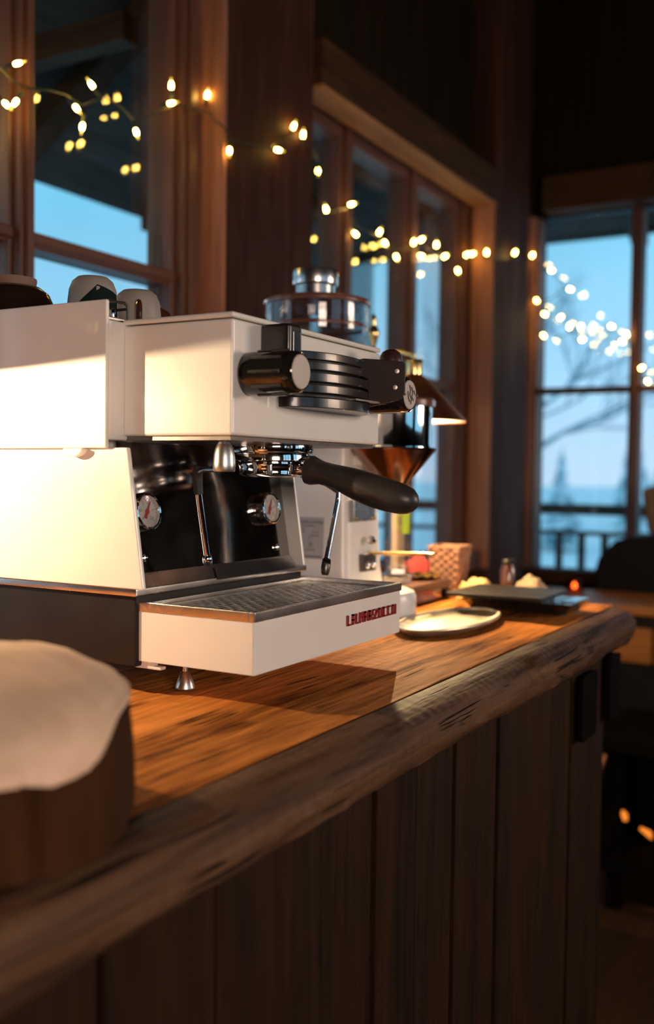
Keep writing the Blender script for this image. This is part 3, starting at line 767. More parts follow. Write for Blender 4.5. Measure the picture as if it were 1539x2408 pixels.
part('thumb_rest', MB().tube([hp(.095) + Vector((0, 0, .016)), hp(.16) + Vector((0, 0, .0165)), hp(.26) + Vector((0, 0, .0115)), hp(.30) + Vector((0, 0, .0125)), hp(.34) + Vector((0, 0, .010))], [.003, .005, .0055, .005, .003], 10), MT['grip'], pf)

# backsplash with ledge, gauges and screws
def bs(z): return .1645 + (z - .04) * .165
bsp = part('backsplash', MB().hexa([(.006, bs(.045), .045), (.334, bs(.045), .045), (.334, bs(.045) + .004, .045), (.006, bs(.045) + .004, .045)],
     [(.006, bs(.196), .196), (.334, bs(.196), .196), (.334, bs(.196) + .004, .196), (.006, bs(.196) + .004, .196)]), MT['mirror'], em, 'mirror polished backsplash', smooth=False)
part('backsplash_ledge', MB().hexa([(.0, .1500, .0290), (.336, .1500, .0290), (.336, .165, .0290), (.0, .165, .0290)],
     [(.006, bs(.047) - .001, .0475), (.334, bs(.047) - .001, .0475), (.334, bs(.047) + .005, .0475), (.006, bs(.047) + .005, .0475)]), MT['steel'], em, 'brushed steel sloping ledge', bev=.0006)
part('ledge_plate', MB().prism([(0, 0), (.010, .0195), (.19, .0195), (.19, 0)], (.140, .1492, .0300), (1, 0, 0), (0, .62, .80), (0, -.0012, .0009)), MT['steel'], em, bev=.0004)
nrm = Vector((0, -1, .165)).normalized(); upv = Vector((0, .165, 1)).normalized(); rt = Vector((1, 0, 0))
def gauge(cx, cz, ang, marks):
    c = Vector((cx, bs(cz), cz)); r = .0222
    g = part('pressure_gauge', MB().lathe([(r * .92, -.001), (r, .001), (r, .0105), (r * .97, .0130), (r * .90, .0140), (r * .82, .0132), (r * .79, .009)], c, nrm, 44), MT['chrome'], em, 'chrome rimmed pressure gauge')
    part('dial', MB().lathe([(r * .80, .0080), (r * .79, .0092), (0, .0092)], c, nrm, 40), MT['dial'], g, 'pale dial with black scale')
    tk = MB()
    for k in range(21):
        a = math.radians(225 - 270 * k / 20); d = rt * math.cos(a) + upv * math.sin(a); s_ = rt * -math.sin(a) + upv * math.cos(a)
        big = k % 4 == 0; r0 = .0132 if big else .0144; wd = .00032 if big else .00018
        o_ = c + nrm * .0094
        tk.add([o_ + d * r0 + s_ * wd, o_ + d * r0 - s_ * wd, o_ + d * .0160 - s_ * wd, o_ + d * .0160 + s_ * wd], [(0, 1, 2, 3)])
    for k, tx in enumerate(marks):
        a = math.radians(225 - 270 * k / (len(marks) - 1)); d = rt * math.cos(a) + upv * math.sin(a)
        t_ = text_mb(tx, .0042, c + d * .0105 + nrm * .0094, rt, upv, nrm * .0001); tk.add(t_.v, t_.f)
    part('scale', tk, MT['ink'], g, smooth=False)
    a = math.radians(ang); d = rt * math.cos(a) + upv * math.sin(a); s_ = rt * -math.sin(a) + upv * math.cos(a)
    o_ = c + nrm * .0100
    nd = MB().prism([(-.0085, -.0022), (-.0020, -.0019), (.0132, -.0004), (.0132, .0004), (-.0020, .0019), (-.0085, .0022)], o_, d, s_, nrm * .0007).lathe([(.0030, 0), (.0028, .0012), (0, .0014)], o_, nrm, 18)
    part('needle', nd, MT['needle'], g, 'orange red needle')
    part('cover_glass', MB().lathe([(r * .81, .0121), (r * .81, .0125), (0, .0125)], c, nrm, 32), MT['gglass'], g)
gauge(.0285, .1150, 58, ['0', '0,5', '1', '1,5', '2', '2,5'])
gauge(.2840, .1125, 62, ['0', '3', '6', '9', '12', '15'])
for (px_, pz_) in ((.024, .064), (.302, .060)):
    part('screw', MB().lathe([(.0046, 0), (.0044, .0022), (.003, .0038), (0, .0044)], (px_, bs(pz_), pz_), nrm, 18), MT['chrome'], em, 'domed chrome screw')

# steam wand (left) and hot water wand (right)
part('wand_joint', MB().lathe([(.0060, .0), (.0060, .006), (.0078, .009), (.0100, .014), (.0114, .021), (.0120, .030), (.0120, .036), (.0110, .038), (0, .038)], (.0275, .060, .201), (0, 0, -1), 32), MT['satin'], em, 'satin steel bell shaped wand joint')
sw = part('steam_wand', MB().tube([(.030, .062, .166), (.0445, .098, .1655), (.0515, .1135, .1625), (.0535, .1155, .1560), (.0545, .115, .142)], .0033, 12).tube([(.0545, .115, .142), (.0728, .115, .064)], .0036, 14), MT['chrome'], em, 'chrome steam wand')
part('wand_sleeve', MB().tube([(.0490, .110, .1655), (.0522, .1140, .1620), (.0538, .1155, .1550), (.0558, .115, .1370)], [.0045, .0056, .0058, .0050], 14), MT['rubber'], sw, 'black rubber sleeve')
part('wand_tip', MB().tube([(.0722, .115, .0668), (.0727, .115, .0645), (.0732, .115, .0620), (.0742, .115, .0575), (.0748, .115, .0550)], [.0038, .0052, .0055, .0055, .0040], 14), MT['chrome'], sw)
hw = part('water_wand', MB().tube([(.255, .132, .198), (.262, .130, .176), (.285, .115, .158), (.310, .095, .149), (.3265, .085, .138), (.3255, .085, .125), (.2975, .085, .048)], .0038, 14), MT['chrome'], em, 'chrome hot water wand')
part('wand_tip', MB().tube([(.2982, .085, .0500), (.2976, .085, .0470), (.2966, .085, .0425), (.2962, .085, .0410)], [.0042, .0058, .0060, .0058], 6), MT['chrome'], hw)
part('wand_nozzle', MB().tube([(.2963, .085, .0412), (.2952, .085, .0375), (.2938, .085, .0300), (.2934, .085, .0275)], [.0062, .0064, .0054, .0040], 14), MT['dsteel'], hw)

# drip tray: white box, steel rim, sunken floor, slotted grid
def ring(x0, x1, y0, y1, t, z0, z1):
    return MB().box(x0, x1, y0, y0 + t, z0, z1).box(x0, x1, y1 - t, y1, z0, z1).box(x0, x0 + t, y0 + t, y1 - t, z0, z1).box(x1 - t, x1, y0 + t, y1 - t, z0, z1)
TX0, TX1, TY0, TY1 = 0.0, .353, 0.0, .181
tr = part('drip_tray', MB().prism([(p, q_) for p, q_ in rrect(TX1 - TX0 - .0024, TY1 - TY0 - .0012, .003, 3)], (TX0 + .0012, TY0 + .0012, -.0487), (1, 0, 0), (0, 1, 0), (0, 0, .0562)), MT['white'], em, bev=.0012)
part('tray_rim', MB().box(TX0, TX1, TY0, TY0 + .0075, .0070, .0178, .0012).box(TX0, TX0 + .0075, TY0 + .0070, TY1, .0070, .0178, .0012).box(TX1 - .0075, TX1, TY0 + .0070, TY1, .0070, .0178, .0012).box(TX0 + .007, TX1 - .007, .148, .153, .0070, .0165, .001), MT['steel'], tr, 'brushed steel rim')
part('tray_floor', MB().box(.006, .347, .006, .149, .0070, .0079), MT['dsteel'], tr, 'steel tray floor coloured dark for the shade in the grid holes')  # dark colour stands for shade down in the grid holes
gx0, gx1, gy0, gy1 = .012, .341, .012, .142
grid = MB(); rows = 13; pit = (gy1 - gy0 - .012) / rows
grid.box(gx0, gx1, gy0, gy0 + .006, .0105, .0122).box(gx0, gx1, gy1 - .006, gy1, .0105, .0122).box(gx0, gx0 + .010, gy0 + .006, gy1 - .006, .0105, .0122).box(gx1 - .010, gx1, gy0 + .006, gy1 - .006, .0105, .0122)
for r in range(rows + 1):
    yy = gy0 + .006 + r * pit
    grid.box(gx0 + .009, gx1 - .009, yy - .0017, yy + .0017, .0105, .0121)
    if r == rows: break
    x = gx0 + .010 + (.0 if r % 2 else .0085)
    while x < gx1 - .012:
        a = .0024
        grid.box(x - a, x + a, yy + .001, yy + pit - .001, .0105, .0120)
        x += .017
part('drip_grid', grid, MT['steel'], tr, 'slotted steel drip grid', smooth=False)
for x in (.018, .335):
    for yy in (.018, .136): part('grid_foot', MB().box(x - .003, x + .003, yy - .003, yy + .003, .0078, .0108), MT['rubber'], tr)
# red raised maker's lettering on the tray front
GL = {'L': ['v0', 'b'], 'A': ['v0', 'v2', 't', 'm'], 'M': ['v0', 'v2', 'd1', 'd2'], 'R': ['v0', 't', 'm', 'vu', 'd3'], 'Z': ['t', 'dz', 'b'], 'O': ['v0', 'v2', 't', 'b'], 'C': ['v0', 't', 'b']}
lw, lh, st_ = .0098, .0128, .0019
lt = MB(); zb = -.0215; x = .2005
def bar(xa, za, xb, zb2, w=st_):
    d = Vector((xb - xa, 0, zb2 - za)); n_ = Vector((-d.z, 0, d.x)).normalized() * w / 2; d = d.normalized() * 0
    a = Vector((xa, .0014, za)); b2 = Vector((xb, .0014, zb2))
    p = [a + n_, a - n_, b2 - n_, b2 + n_]
    lt.hexa(p, [q_ + Vector((0, -.0030, 0)) for q_ in p])
link = []
for i, ch in enumerate('LA MARZOCCO'):
    if ch == ' ':
        bar(x - .0040, zb + .0009, x + .0045, zb + .0009, .0018); x += .0050; continue
    h2 = st_ / 2; x0_, x1_ = x + h2, x + lw - h2; zt_, zb_ = zb + lh - h2, zb + h2; zm = (zt_ + zb_) / 2 - .0004
    for s_ in GL[ch]:
        if s_ == 'v0': bar(x0_, zb, x0_, zb + lh)
        if s_ == 'v2': bar(x1_, zb, x1_, zb + lh)
        if s_ == 't': bar(x, zt_, x + lw, zt_)
        if s_ == 'b': bar(x, zb_, x + lw, zb_)
        if s_ == 'm': bar(x, zm, x + lw, zm, .0016)
        if s_ == 'vu': bar(x1_, zm, x1_, zb + lh)
        if s_ == 'd1': bar(x0_, zb + lh, x + lw / 2, zm, .0016)
        if s_ == 'd2': bar(x1_, zb + lh, x + lw / 2, zm, .0016)
        if s_ == 'd3': bar(x + lw * .45, zm, x1_, zb, .0018)
        if s_ == 'dz': bar(x1_, zt_, x0_, zb_, .0020)
    x += lw + .0028
    if i in (5, 6, 8, 9): bar(x - .0032, zb + .0009, x + .0004, zb + .0009, .0018)
sfac = (.3335 - .2005) / (x - .0028 - .2005)
lt.move(lambda p: Vector((.2005 + (p.x - .2005) * sfac, p.y, p.z)))
part('maker_lettering', lt, MT['red'], tr, 'red raised maker lettering', smooth=False)
part('tray_tab', MB().box(.006, .016, .128, .166, -.0575, -.0535, .0015).box(.006, .016, .140, .156, -.054, -.048), MT['white'], tr, 'white catch tab')
# conical feet
for (fx, fy) in ((.054, .131), (.300, .131), (.030, .43), (.325, .43)):
    part('foot', MB().lathe([(.0030, -.050), (.0034, -.066), (.0055, -.068), (.0115, -.0838), (.0115, -.0852)], (fx, fy, 0), seg=24), MT['satin'], em, 'conical steel foot')

# cups on the machine
def cup_profile(r, h, t=.0035):
    return [(r * .42, h), (r * .60, h * .985), (r * .80, h * .90), (r * .93, h * .74), (r * .985, h * .5), (r, h * .2), (r, 0), (r - t, 0), (r - t, h * .3), (r * .9, h * .70), (r * .75, h * .86), (r * .4, h * .93), (0, h * .93)]
zt = .3327
c1 = thing('upturned_bowl', 'glossy dark brown bowl upside down with a bare clay foot ring', 'bowl', (.0395, .395, zt))
cx, cy = .0395, .395
part('bowl_body', MB().lathe([(.027, .0575), (.036, .056), (.046, .048), (.0528, .033), (.0548, .016), (.0552, 0), (.0515, 0), (.0485, .02), (.035, .047), (0, .049)], (cx, cy, zt), seg=44), MT['cupd'], c1)
part('foot_ring', MB().lathe([(.0265, .056), (.0275, .0645), (.0305, .0670), (.0308, .0640), (.0290, .0565)], (cx, cy, zt), seg=36, closed=True), MT['cupf'], c1, 'unglazed foot ring')
c2 = thing('upturned_cup', 'grey white cup upside down with a dark green printed peak', 'cup', (.053, .270, zt), 'upturned cups on the machine')
cx, cy, rr, hh = .052, .272, .0300, .0610
pr_ = cup_profile(rr, hh)
part('cup_body', MB().lathe(pr_, (cx, cy, zt), seg=44), MT['cupw'], c2)
gp = MB(); nA = 24
def surf(h):   # radius of the outer cup wall at height h
    o_ = pr_[:7]
    for (r0, h0), (r1, h1) in zip(o_[:-1], o_[1:]):
        if h1 <= h <= h0: return r1 + (r0 - r1) * (h - h1) / (h0 - h1)
    return o_[0][0]
vs = []; fs = []
a0_, a1_ = math.radians(-186), math.radians(-66)
for k in range(nA + 1):
    a = a0_ + (a1_ - a0_) * k / nA; t_ = k / nA
    top = .018 + (.030 * min(1, t_ / .5) if t_ < .5 else .030 - .009 * (t_ - .5) / .5)
    for j in range(4):
        h = .004 + (top - .004) * j / 3; r = surf(h) + .0004
        vs.append((cx + r * math.cos(a), cy + r * math.sin(a), zt + h))
for k in range(nA):
    for j in range(3): fs.append((k * 4 + j, (k + 1) * 4 + j, (k + 1) * 4 + j + 1, k * 4 + j + 1))
gp.add(vs, fs)
part('printed_peak', gp, MT['cupi'], c2, 'dark green printed peak')
c3 = thing('upturned_cup', 'plain grey white cup upside down with its handle toward the viewer', 'cup', (.125, .262, zt), 'upturned cups on the machine')
cx, cy = .128, .268
part('cup_body', MB().lathe(cup_profile(.0300, .0570), (cx, cy, zt), seg=44), MT['cupw'], c3)
hd_ = Vector((-.72, -.69, 0)); hp_ = []
for k in range(13):
    a = math.radians(-100 + 200 * k / 12); hp_.append(Vector((cx, cy, zt + .022)) + hd_ * (.0265 + .0165 * math.cos(a)) + Vector((0, 0, .0165 * math.sin(a))))
part('cup_handle', MB().tube(hp_, .0038, 10), MT['cupb'], c3, 'brownish cup handle')
c4 = thing('upturned_cup', 'dark brown glazed cup upside down, rightmost on the machine', 'cup', (.185, .285, zt), 'upturned cups on the machine')
part('cup_body', MB().lathe(cup_profile(.032, .044), (.178, .29, zt), seg=40), MT['cupb'], c4)
part('foot_ring', MB().lathe([(.012, .0425), (.013, .047), (.015, .047), (.0155, .0425)], (.178, .29, zt), seg=28, closed=True), MT['cupf'], c4)

# =================================================================== GRINDER
gr = thing('coffee_grinder', 'white coffee grinder with a clear hopper behind the espresso machine', 'coffee grinder', (.665, .3, -.085))
gx, gy = .665, .320
body = MB(); vs = []
def gsec(z, x0, x1, y0, y1, r=.02, n=5):
    out = []
    for cx, cy, a0 in ((x1 - r, y1 - r, 0), (x0 + r, y1 - r, 90), (x0 + r, y0 + r, 180), (x1 - r, y0 + r, 270)):
        for k in range(n + 1):
            a = math.radians(a0 + 90 * k / n); out.append((cx + r * math.cos(a), cy + r * math.sin(a), z))
    return out
secs = [gsec(-.080, .588, .742, .205, .435), gsec(.0, .595, .735, .217, .43), gsec(.2, .603, .727, .224, .42), gsec(.245, .604, .726, .225, .418), gsec(.252, .612, .718, .233, .41)]
n_ = len(secs[0]); vs = [p for s_ in secs for p in s_]; fs = [tuple(range(n_ - 1, -1, -1)), tuple((len(secs) - 1) * n_ + k for k in range(n_))]
for i in range(len(secs) - 1):
    for k in range(n_): fs.append((i * n_ + k, i * n_ + (k + 1) % n_, (i + 1) * n_ + (k + 1) % n_, (i + 1) * n_ + k))
part('grinder_body', MB().add(vs, fs), MT['white2'], gr)
part('base_front', MB().lathe([(.060, -.082), (.067, -.080), (.069, -.074), (.069, -.045), (.065, -.036), (.055, -.032), (0, -.030)], (.668, .198, 0), seg=40), MT['white2'], gr, 'white rounded catch base')
part('base_foot', MB().lathe([(.062, -.085), (.066, -.084), (.066, -.0805), (0, -.0805)], (.668, .198, 0), seg=36), MT['black'], gr)
part('hopper_collar', MB().lathe([(.045, .250), (.048, .252), (.048, .270), (.044, .274)], (gx, gy, 0), seg=36), MT['black'], gr)
hz = .468
hop = part('hopper', MB().lathe([(.040, .270), (.046, .300), (.080, .385), (.0885, .400), (.0895, .408), (.0905, hz - .014), (.088, hz - .014), (.087, .410), (.078, .388), (.044, .303), (.038, .272)], (gx, gy, 0), seg=56, closed=True), MT['hopper'], gr, 'clear hopper')
part('hopper_band', MB().lathe([(.0895, .413), (.0902, .4165), (.0895, .4195), (.0885, .4165)], (gx, gy, 0), seg=48, closed=True), MT['lid'], hop)
part('hopper_lid', MB().lathe([(.088, hz - .016), (.0935, hz - .015), (.0945, hz - .010), (.0925, hz - .006), (.080, hz - .003), (.045, hz), (0, hz)], (gx, gy, 0), seg=56), MT['lid'], gr, 'smoky brown hopper lid')
part('tamper_cap', MB().lathe([(.0320, hz - .001), (.0345, hz + .001), (.0345, hz + .0185), (.0360, hz + .020), (.0395, hz + .0205), (.0400, hz + .022), (.0395, hz + .044), (.0385, hz + .046), (.030, hz + .047), (0, hz + .047)], (gx - .006, gy, 0), seg=56), MT['steel'], gr, 'turned steel cap on the lid')
# dosing funnel
dx, dy = .660, .165
do = part('dosing_chamber', MB().lathe([(.060, .205), (.0655, .2035), (.0655, .210), (.0645, .212), (.0645, .275), (.060, .276)], (dx, dy, 0), seg=56), MT['chrome'], gr, 'chrome dosing chamber')
part('chamber_lid', MB().lathe([(.0660, .274), (.0690, .275), (.0695, .284), (.066, .288), (.03, .290), (0, .290)], (dx, dy, 0), seg=48), MT['lid'], do, 'dark brown chamber lid')
part('funnel', MB().lathe([(.070, .2065), (.0715, .205), (.0705, .202), (.022, .142), (.020, .142), (.066, .205)], (dx, dy, 0), seg=56, closed=True), MT['copperd'], do, 'bronze tinted funnel')
part('chute', MB().box(.630, .690, .20, .226, .175, .245, .006), MT['white2'], gr)
# plate, knob, fork bracket and rod on the front face
fy_ = .2185
pp = part('front_plate', MB().box(.612, .690, fy_ - .006, fy_ + .006, .082, .118, .0015), MT['steel'], gr, 'grey metal plate')
for sx_ in (.617, .685):
    part('plate_screw', MB().lathe([(.0042, 0), (.0038, .002), (0, .0028)], (sx_, fy_ - .006, .0865), (0, -1, 0), 14), MT['brass'], pp)
part('set_screw', MB().lathe([(.0035, 0), (.0035, .010), (.0070, .011), (.0078, .016), (.0065, .021), (0, .022)], (.662, fy_ + .0015, .050), (0, -1, 0), 18), MT['chrome'], gr, 'small chrome set screw')
br = part('fork_bracket', MB().box(.642, .690, fy_ - .010, fy_ + .006, -.004, .026, .002), MT['dsteel'], gr, 'dark fork bracket')
for sx_ in (.655, .677):
    part('bracket_screw', MB().lathe([(.0065, 0), (.006, .002), (.003, .0045), (0, .005)], (sx_, fy_ - .010, .007), (0, -1, 0), 16), MT['chrome'], br)
part('fork_rod', MB().tube([(.668, .214, .0265), (.674, .17, .0275), (.680, .12, .0290), (.682, .098, .0300)], [.0032, .0032, .003, .0018], 8), MT['brass'], gr, 'thin bright fork rod')
# rating label on the side
ls = .5990
lb = part('rating_label', MB().box(ls - .0012, ls + .004, .262, .3255, .018, .088).move(lambda p: Vector((p.x + .04 * (p.z - .088), p.y, p.z))), MT['label'], gr, 'grey rating label')
def lab_x(z): return 0
up_ = Vector((0, 0, 1)); rt_ = Vector((0, -1, 0))
tm = text_mb('MAZZER LUIGI SpA', .0062, (ls - .0012, .288, .0795), rt_, up_, (-.0003, 0, 0))
pm = MB(); rs = random.Random(11)
pm.box(ls - .0016, ls - .0010, .3135, .3215, .0765, .0835)
for (z_, y1_, y0_) in ((.0735, .304, .280), (.0735, .3215, .314), (.068, .309, .300), (.063, .309, .299), (.063, .283, .272), (.057, .311, .305), (.057, .290, .270), (.052, .313, .303), (.052, .292, .288), (.0335, .312, .302), (.0335, .298, .278), (.0290, .308, .298)):
    yy = y0_
    while yy < y1_:
        w_ = rs.uniform(.0012, .0030); pm.box(ls - .0015, ls - .0010, yy, min(yy + w_, y1_), z_ - .0012, z_ + .0012); yy += w_ + .0009
for cy_ in (.310, .2865):
    pm.lathe([(.0034, 0), (.0050, .0003), (.0050, .0), (.0034, .0)], (ls - .0011, cy_, .0425), (-1, 0, 0), 14).box(ls - .0015, ls - .001, cy_ - .0016, cy_ + .0016, .0395, .0450)
yy = .264
while yy < .324:
    w_ = rs.choice((.0006, .0010, .0016)); pm.box(ls - .0015, ls - .0010, yy, yy + w_, .0192, .0240); yy += w_ + rs.choice((.0005, .0009))
tm.move(lambda p: Vector((p.x + .04 * (p.z - .088), p.y, p.z))); pm.move(lambda p: Vector((p.x + .04 * (p.z - .088), p.y, p.z)))
part('printed_title', tm, MT['ink'], lb, smooth=False)
part('printed_lines', pm, MT['inkg'], lb, smooth=False)
# =================================================================== LAMPS
def lamp(cx, cy, px, py, label, fil, zr=.2655):
    t = thing('table_lamp', label, 'lamp', (px, py, -.085), 'copper cone lamps on the counter')
    part('lamp_base', MB().lathe([(.060, -.085), (.062, -.082), (.060, -.076), (.030, -.070), (.010, -.066), (.0075, -.055)], (px, py, 0), seg=36), MT['brass'], t)
    part('lamp_pole', MB().lathe([(.0056, -.066), (.0052, .428), (.0075, .432), (.0085, .438), (.0115, .446), (.0118, .454), (.0085, .462), (.0045, .467), (.0048, .472), (.0062, .479), (.0040, .486), (0, .491)], (px, py, 0), seg=24), MT['brass'], t, 'brass pole with turned finial')
    part('lamp_arm', MB().tube([(px, py, .395), ((px * 2 + cx) / 3, (py * 2 + cy) / 3, .405), ((px + cx * 2) / 3, (py + cy * 2) / 3, .404), (cx, cy, .392), (cx, cy, .370)], .0042, 10), MT['brass'], t)
    part('lamp_holder', MB().lathe([(.0, .386), (.0165, .385), (.0180, .381), (.0165, .377), (.0160, .356), (.0185, .353), (.0185, .349), (.012, .346), (.0, .345)], (cx, cy, 0), seg=28), MT['brass'], t, 'brass shade holder')
    sh = part('lamp_shade', MB().lathe([(.0195, .353), (.0220, .352), (.1005, zr + .003), (.1025, zr + .001), (.1015, zr - .001), (.0995, zr + .001), (.0205, .350)], (cx, cy, 0), seg=56, closed=True), MT['copper'], t, 'copper cone shade')
    part('shade_lining', MB().lathe([(.0985, zr + .0013), (.0203, .3485), (.0, .3485)], (cx, cy, 0), seg=40), MT['lampin'], sh, 'pale shade lining')
    part('bulb_neck', MB().lathe([(.011, .346), (.0115, .318), (.013, .312), (.012, .304)], (cx, cy, 0), seg=20), MT['brass'], t)
    bl = part('light_bulb', MB().lathe([(.009, .306), (.013, .296), (.0175, .282), (.0195, .268), (.0185, .254), (.013, .243), (.006, .239), (0, .2385)], (cx, cy, 0), seg=20), MT['lampg'], t, 'clear glass bulb')
    part('filament', MB().ico((cx, cy, .2555), .0025, 1), MT[fil], bl, 'glowing filament')
    return t
lamp(.925, .252, .985, .372, 'copper cone lamp on a brass pole behind the coffee grinder', 'lampb')
lamp(-.262, .430, -.205, .545, 'copper cone lamp left of the machine, mirrored in its side panel', 'lamp')

# =================================================================== THINGS ON THE COUNTER
# stump
st = thing('wood_stump', 'thick round wood stump with a pale slanted top at the near counter end', 'stump', (-.384, .003, -.085))
rs = random.Random(21); nA = 56; sv = []; sf = []
rad = [.130 * (1 + .035 * math.sin(3 * 2 * math.pi * k / nA + 1) + .02 * math.sin(7 * 2 * math.pi * k / nA)) for k in range(nA)]
def stz(x, yy):   # low dome worn round at the shoulder
    rr_ = min(1, math.hypot(x + .384, yy - .003) / .134)
    d_ = ((x + .384) * -.635 + (yy - .003) * -.77) / .134
    return -.008 - .022 * max(0, d_) + .043 * math.sqrt(max(0, 1 - rr_ ** 2.2)) + .003 * math.sin(40 * x + 1) * math.cos(31 * yy)
hts = [0, .18, .4, .62, .82, .94]
for j, h in enumerate(hts):
    for k in range(nA):
        a = 2 * math.pi * k / nA; r = rad[k] * (1.03 - .03 * h + .012 * math.sin(9 * a + 5 * h))
        x, yy = -.384 + r * math.cos(a), .003 + r * math.sin(a)
        zt_ = stz(x, yy); sv.append((x, yy, -.085 + (zt_ + .085) * h))
for j in range(len(hts) - 1):
    for k in range(nA): sf.append((j * nA + k, j * nA + (k + 1) % nA, (j + 1) * nA + (k + 1) % nA, (j + 1) * nA + k))
sf.append(tuple(range(nA - 1, -1, -1)))
part('bark', MB().add(sv, sf), MT['bark'], st, 'rough dark bark', angle=60)
tv = []; tf = []; rings = [1.0, .99, .97, .94, .9, .84, .76, .66, .54, .4, .25, .1]
for j, q_ in enumerate(rings):
    for k in range(nA):
        a = 2 * math.pi * k / nA; r = rad[k] * q_
        x, yy = -.384 + r * math.cos(a), .003 + r * math.sin(a)
        zz = stz(x, yy) + .0010 * math.sin(23 * a * (1 - q_) + 40 * q_)
        tv.append((x, yy, zz))
for j in range(len(rings) - 1):
    for k in range(nA): tf.append((j * nA + k, j * nA + (k + 1) % nA, (j + 1) * nA + (k + 1) % nA, (j + 1) * nA + k))
tf.append(tuple((len(rings) - 1) * nA + k for k in range(nA)))
# thickness below the rim so that the slice is a solid disc
o_ = len(tv)
for k in range(nA):
    p = tv[k]; tv.append((p[0] * 1, p[1], p[2] - .006))
for k in range(nA): tf.append((k, o_ + k, o_ + (k + 1) % nA, (k + 1) % nA))
part('cut_top', MB().add(tv, tf), MT['stump'], st, 'pale cut top', angle=60)

# oval platter
pc = (.668, .060)
def oval(prof, ax, ay, c, n=64):
    vs = []; fs = []
    for (q_, z_) in prof:
        for k in range(n):
            a = 2 * math.pi * k / n; vs.append((c[0] + (ax + q_) * math.cos(a), c[1] + (ay + q_) * math.sin(a), z_))
    m_ = len(prof)
    for i in range(m_ - 1):
        for k in range(n): fs.append((i * n + k, i * n + (k + 1) % n, (i + 1) * n + (k + 1) % n, (i + 1) * n + k))
    fs += [tuple(range(n - 1, -1, -1)), tuple((m_ - 1) * n + k for k in range(n))]
    return MB().add(vs, fs)
pt = thing('oval_platter', 'shallow oval polished metal platter on the counter right of the machine', 'platter', (pc[0], pc[1], -.085))
part('dish', oval([(-.030, -.0848), (-.014, -.0848), (-.004, -.0790), (-.002, -.0745), (-.004, -.0745), (-.012, -.0800), (-.020, -.0822), (-.034, -.0825)], .152, .066, pc), MT['platter'], pt)
vs = []
part('rolled_rim', MB().tube([(pc[0] + .150 * math.cos(2 * math.pi * k / 72), pc[1] + .064 * math.sin(2 * math.pi * k / 72), -.0742) for k in range(73)], .0028, 8, caps=False), MT['platter'], pt)

# kitchen scale
sc = thing('kitchen_scale', 'flat black kitchen scale with a raised square platform', 'scale', (.9, .03, -.085))
part('scale_base', MB().hexa([(.885, -.068, -.083), (.982, -.068, -.083), (.982, .112, -.083), (.885, .112, -.083)], [(.862, -.084, -.0625), (.998, -.084, -.0625), (.998, .122, -.0625), (.862, .122, -.0625)]), MT['black'], sc, bev=.003)
part('platform', MB().box(.793, .955, -.052, .122, -.0525, -.0455, .0022), MT['blackm'], sc, 'matt black platform')
part('platform_stem', MB().box(.868, .945, -.03, .10, -.063, -.052), MT['black'], sc)
part('display', MB().box(.900, .990, -.080, -.056, -.0627, -.0612, .0004), MT['screen'], sc, 'glossy display strip')
sf_ = MB()
for x in (.895, .972):
    for yy in (-.058, .102): sf_.lathe([(.008, -.0852), (.008, -.083)], (x, yy, 0), seg=12)
part('scale_foot', sf_, MT['rubber'], sc)

# low stand with clear press on it
sd = thing('low_stand', 'low dark wooden stand beside the grinder holding the clear press', 'stand', (.93, .29, -.085))
part('stand_top', MB().box(.835, 1.018, .207, .303, -.0640, -.0470, .002), MT['frameh'], sd)
for x in (.842, 1.010):
    for yy in (.215, .296): part('stand_leg', MB().box(x - .006, x + .006, yy - .006, yy + .006, -.0853, -.0638), MT['chassis'], sd)
ax_, ay_ = .893, .266
ap = thing('coffee_press', 'clear cylindrical coffee press with a lime green mark under the copper lamp', 'coffee press', (ax_, ay_, -.047))
part('chamber', MB().lathe([(.0235, -.0285), (.0235, .120), (.0205, .120), (.0205, -.0285)], (ax_, ay_, 0), seg=40, closed=True), MT['clear'], ap, 'clear plastic cylinder')
part('plunger', MB().lathe([(.0, -.022), (.0165, -.022), (.0170, -.016), (.0130, -.012), (.0130, .132), (.0195, .134), (.0195, .139), (0, .139)], (ax_, ay_, 0), seg=28), MT['pale'], ap)
part('flange', MB().lathe([(.020, -.0345), (.0335, -.0345), (.0345, -.0325), (.0335, -.0305), (.0245, -.0285), (.0235, -.020), (.0205, -.020)], (ax_, ay_, 0), seg=6), MT['clear'], ap)
part('filter_cap', MB().lathe([(.0, -.0468), (.0265, -.0468), (.0275, -.044), (.0275, -.0345), (.0, -.0345)], (ax_, ay_, 0), seg=40), MT['pale'], ap)
gsv = []; gsf = []
for k in range(9):
    a = math.radians(-150 + 56 * k / 8) + .25
    for z_ in (.048, .092): gsv.append((ax_ + .0240 * math.cos(a), ay_ + .0240 * math.sin(a), z_))
for k in range(8): gsf.append((2 * k, 2 * k + 2, 2 * k + 3, 2 * k + 1))
gsm = MB().add(gsv, gsf)
cr_pts = []
for k in range(11):
    b_ = math.radians(70 + 220 * k / 10); a = math.radians(-150) + .25 + .012 * math.cos(b_) / .024
    cr_pts.append((ax_ + .0242 * math.cos(a), ay_ + .0242 * math.sin(a), .073 + .014 * math.sin(b_)))
gsm.tube(cr_pts, .0010, 5)
part('green_mark', gsm, MT['lime'], ap, 'lime green printed mark')
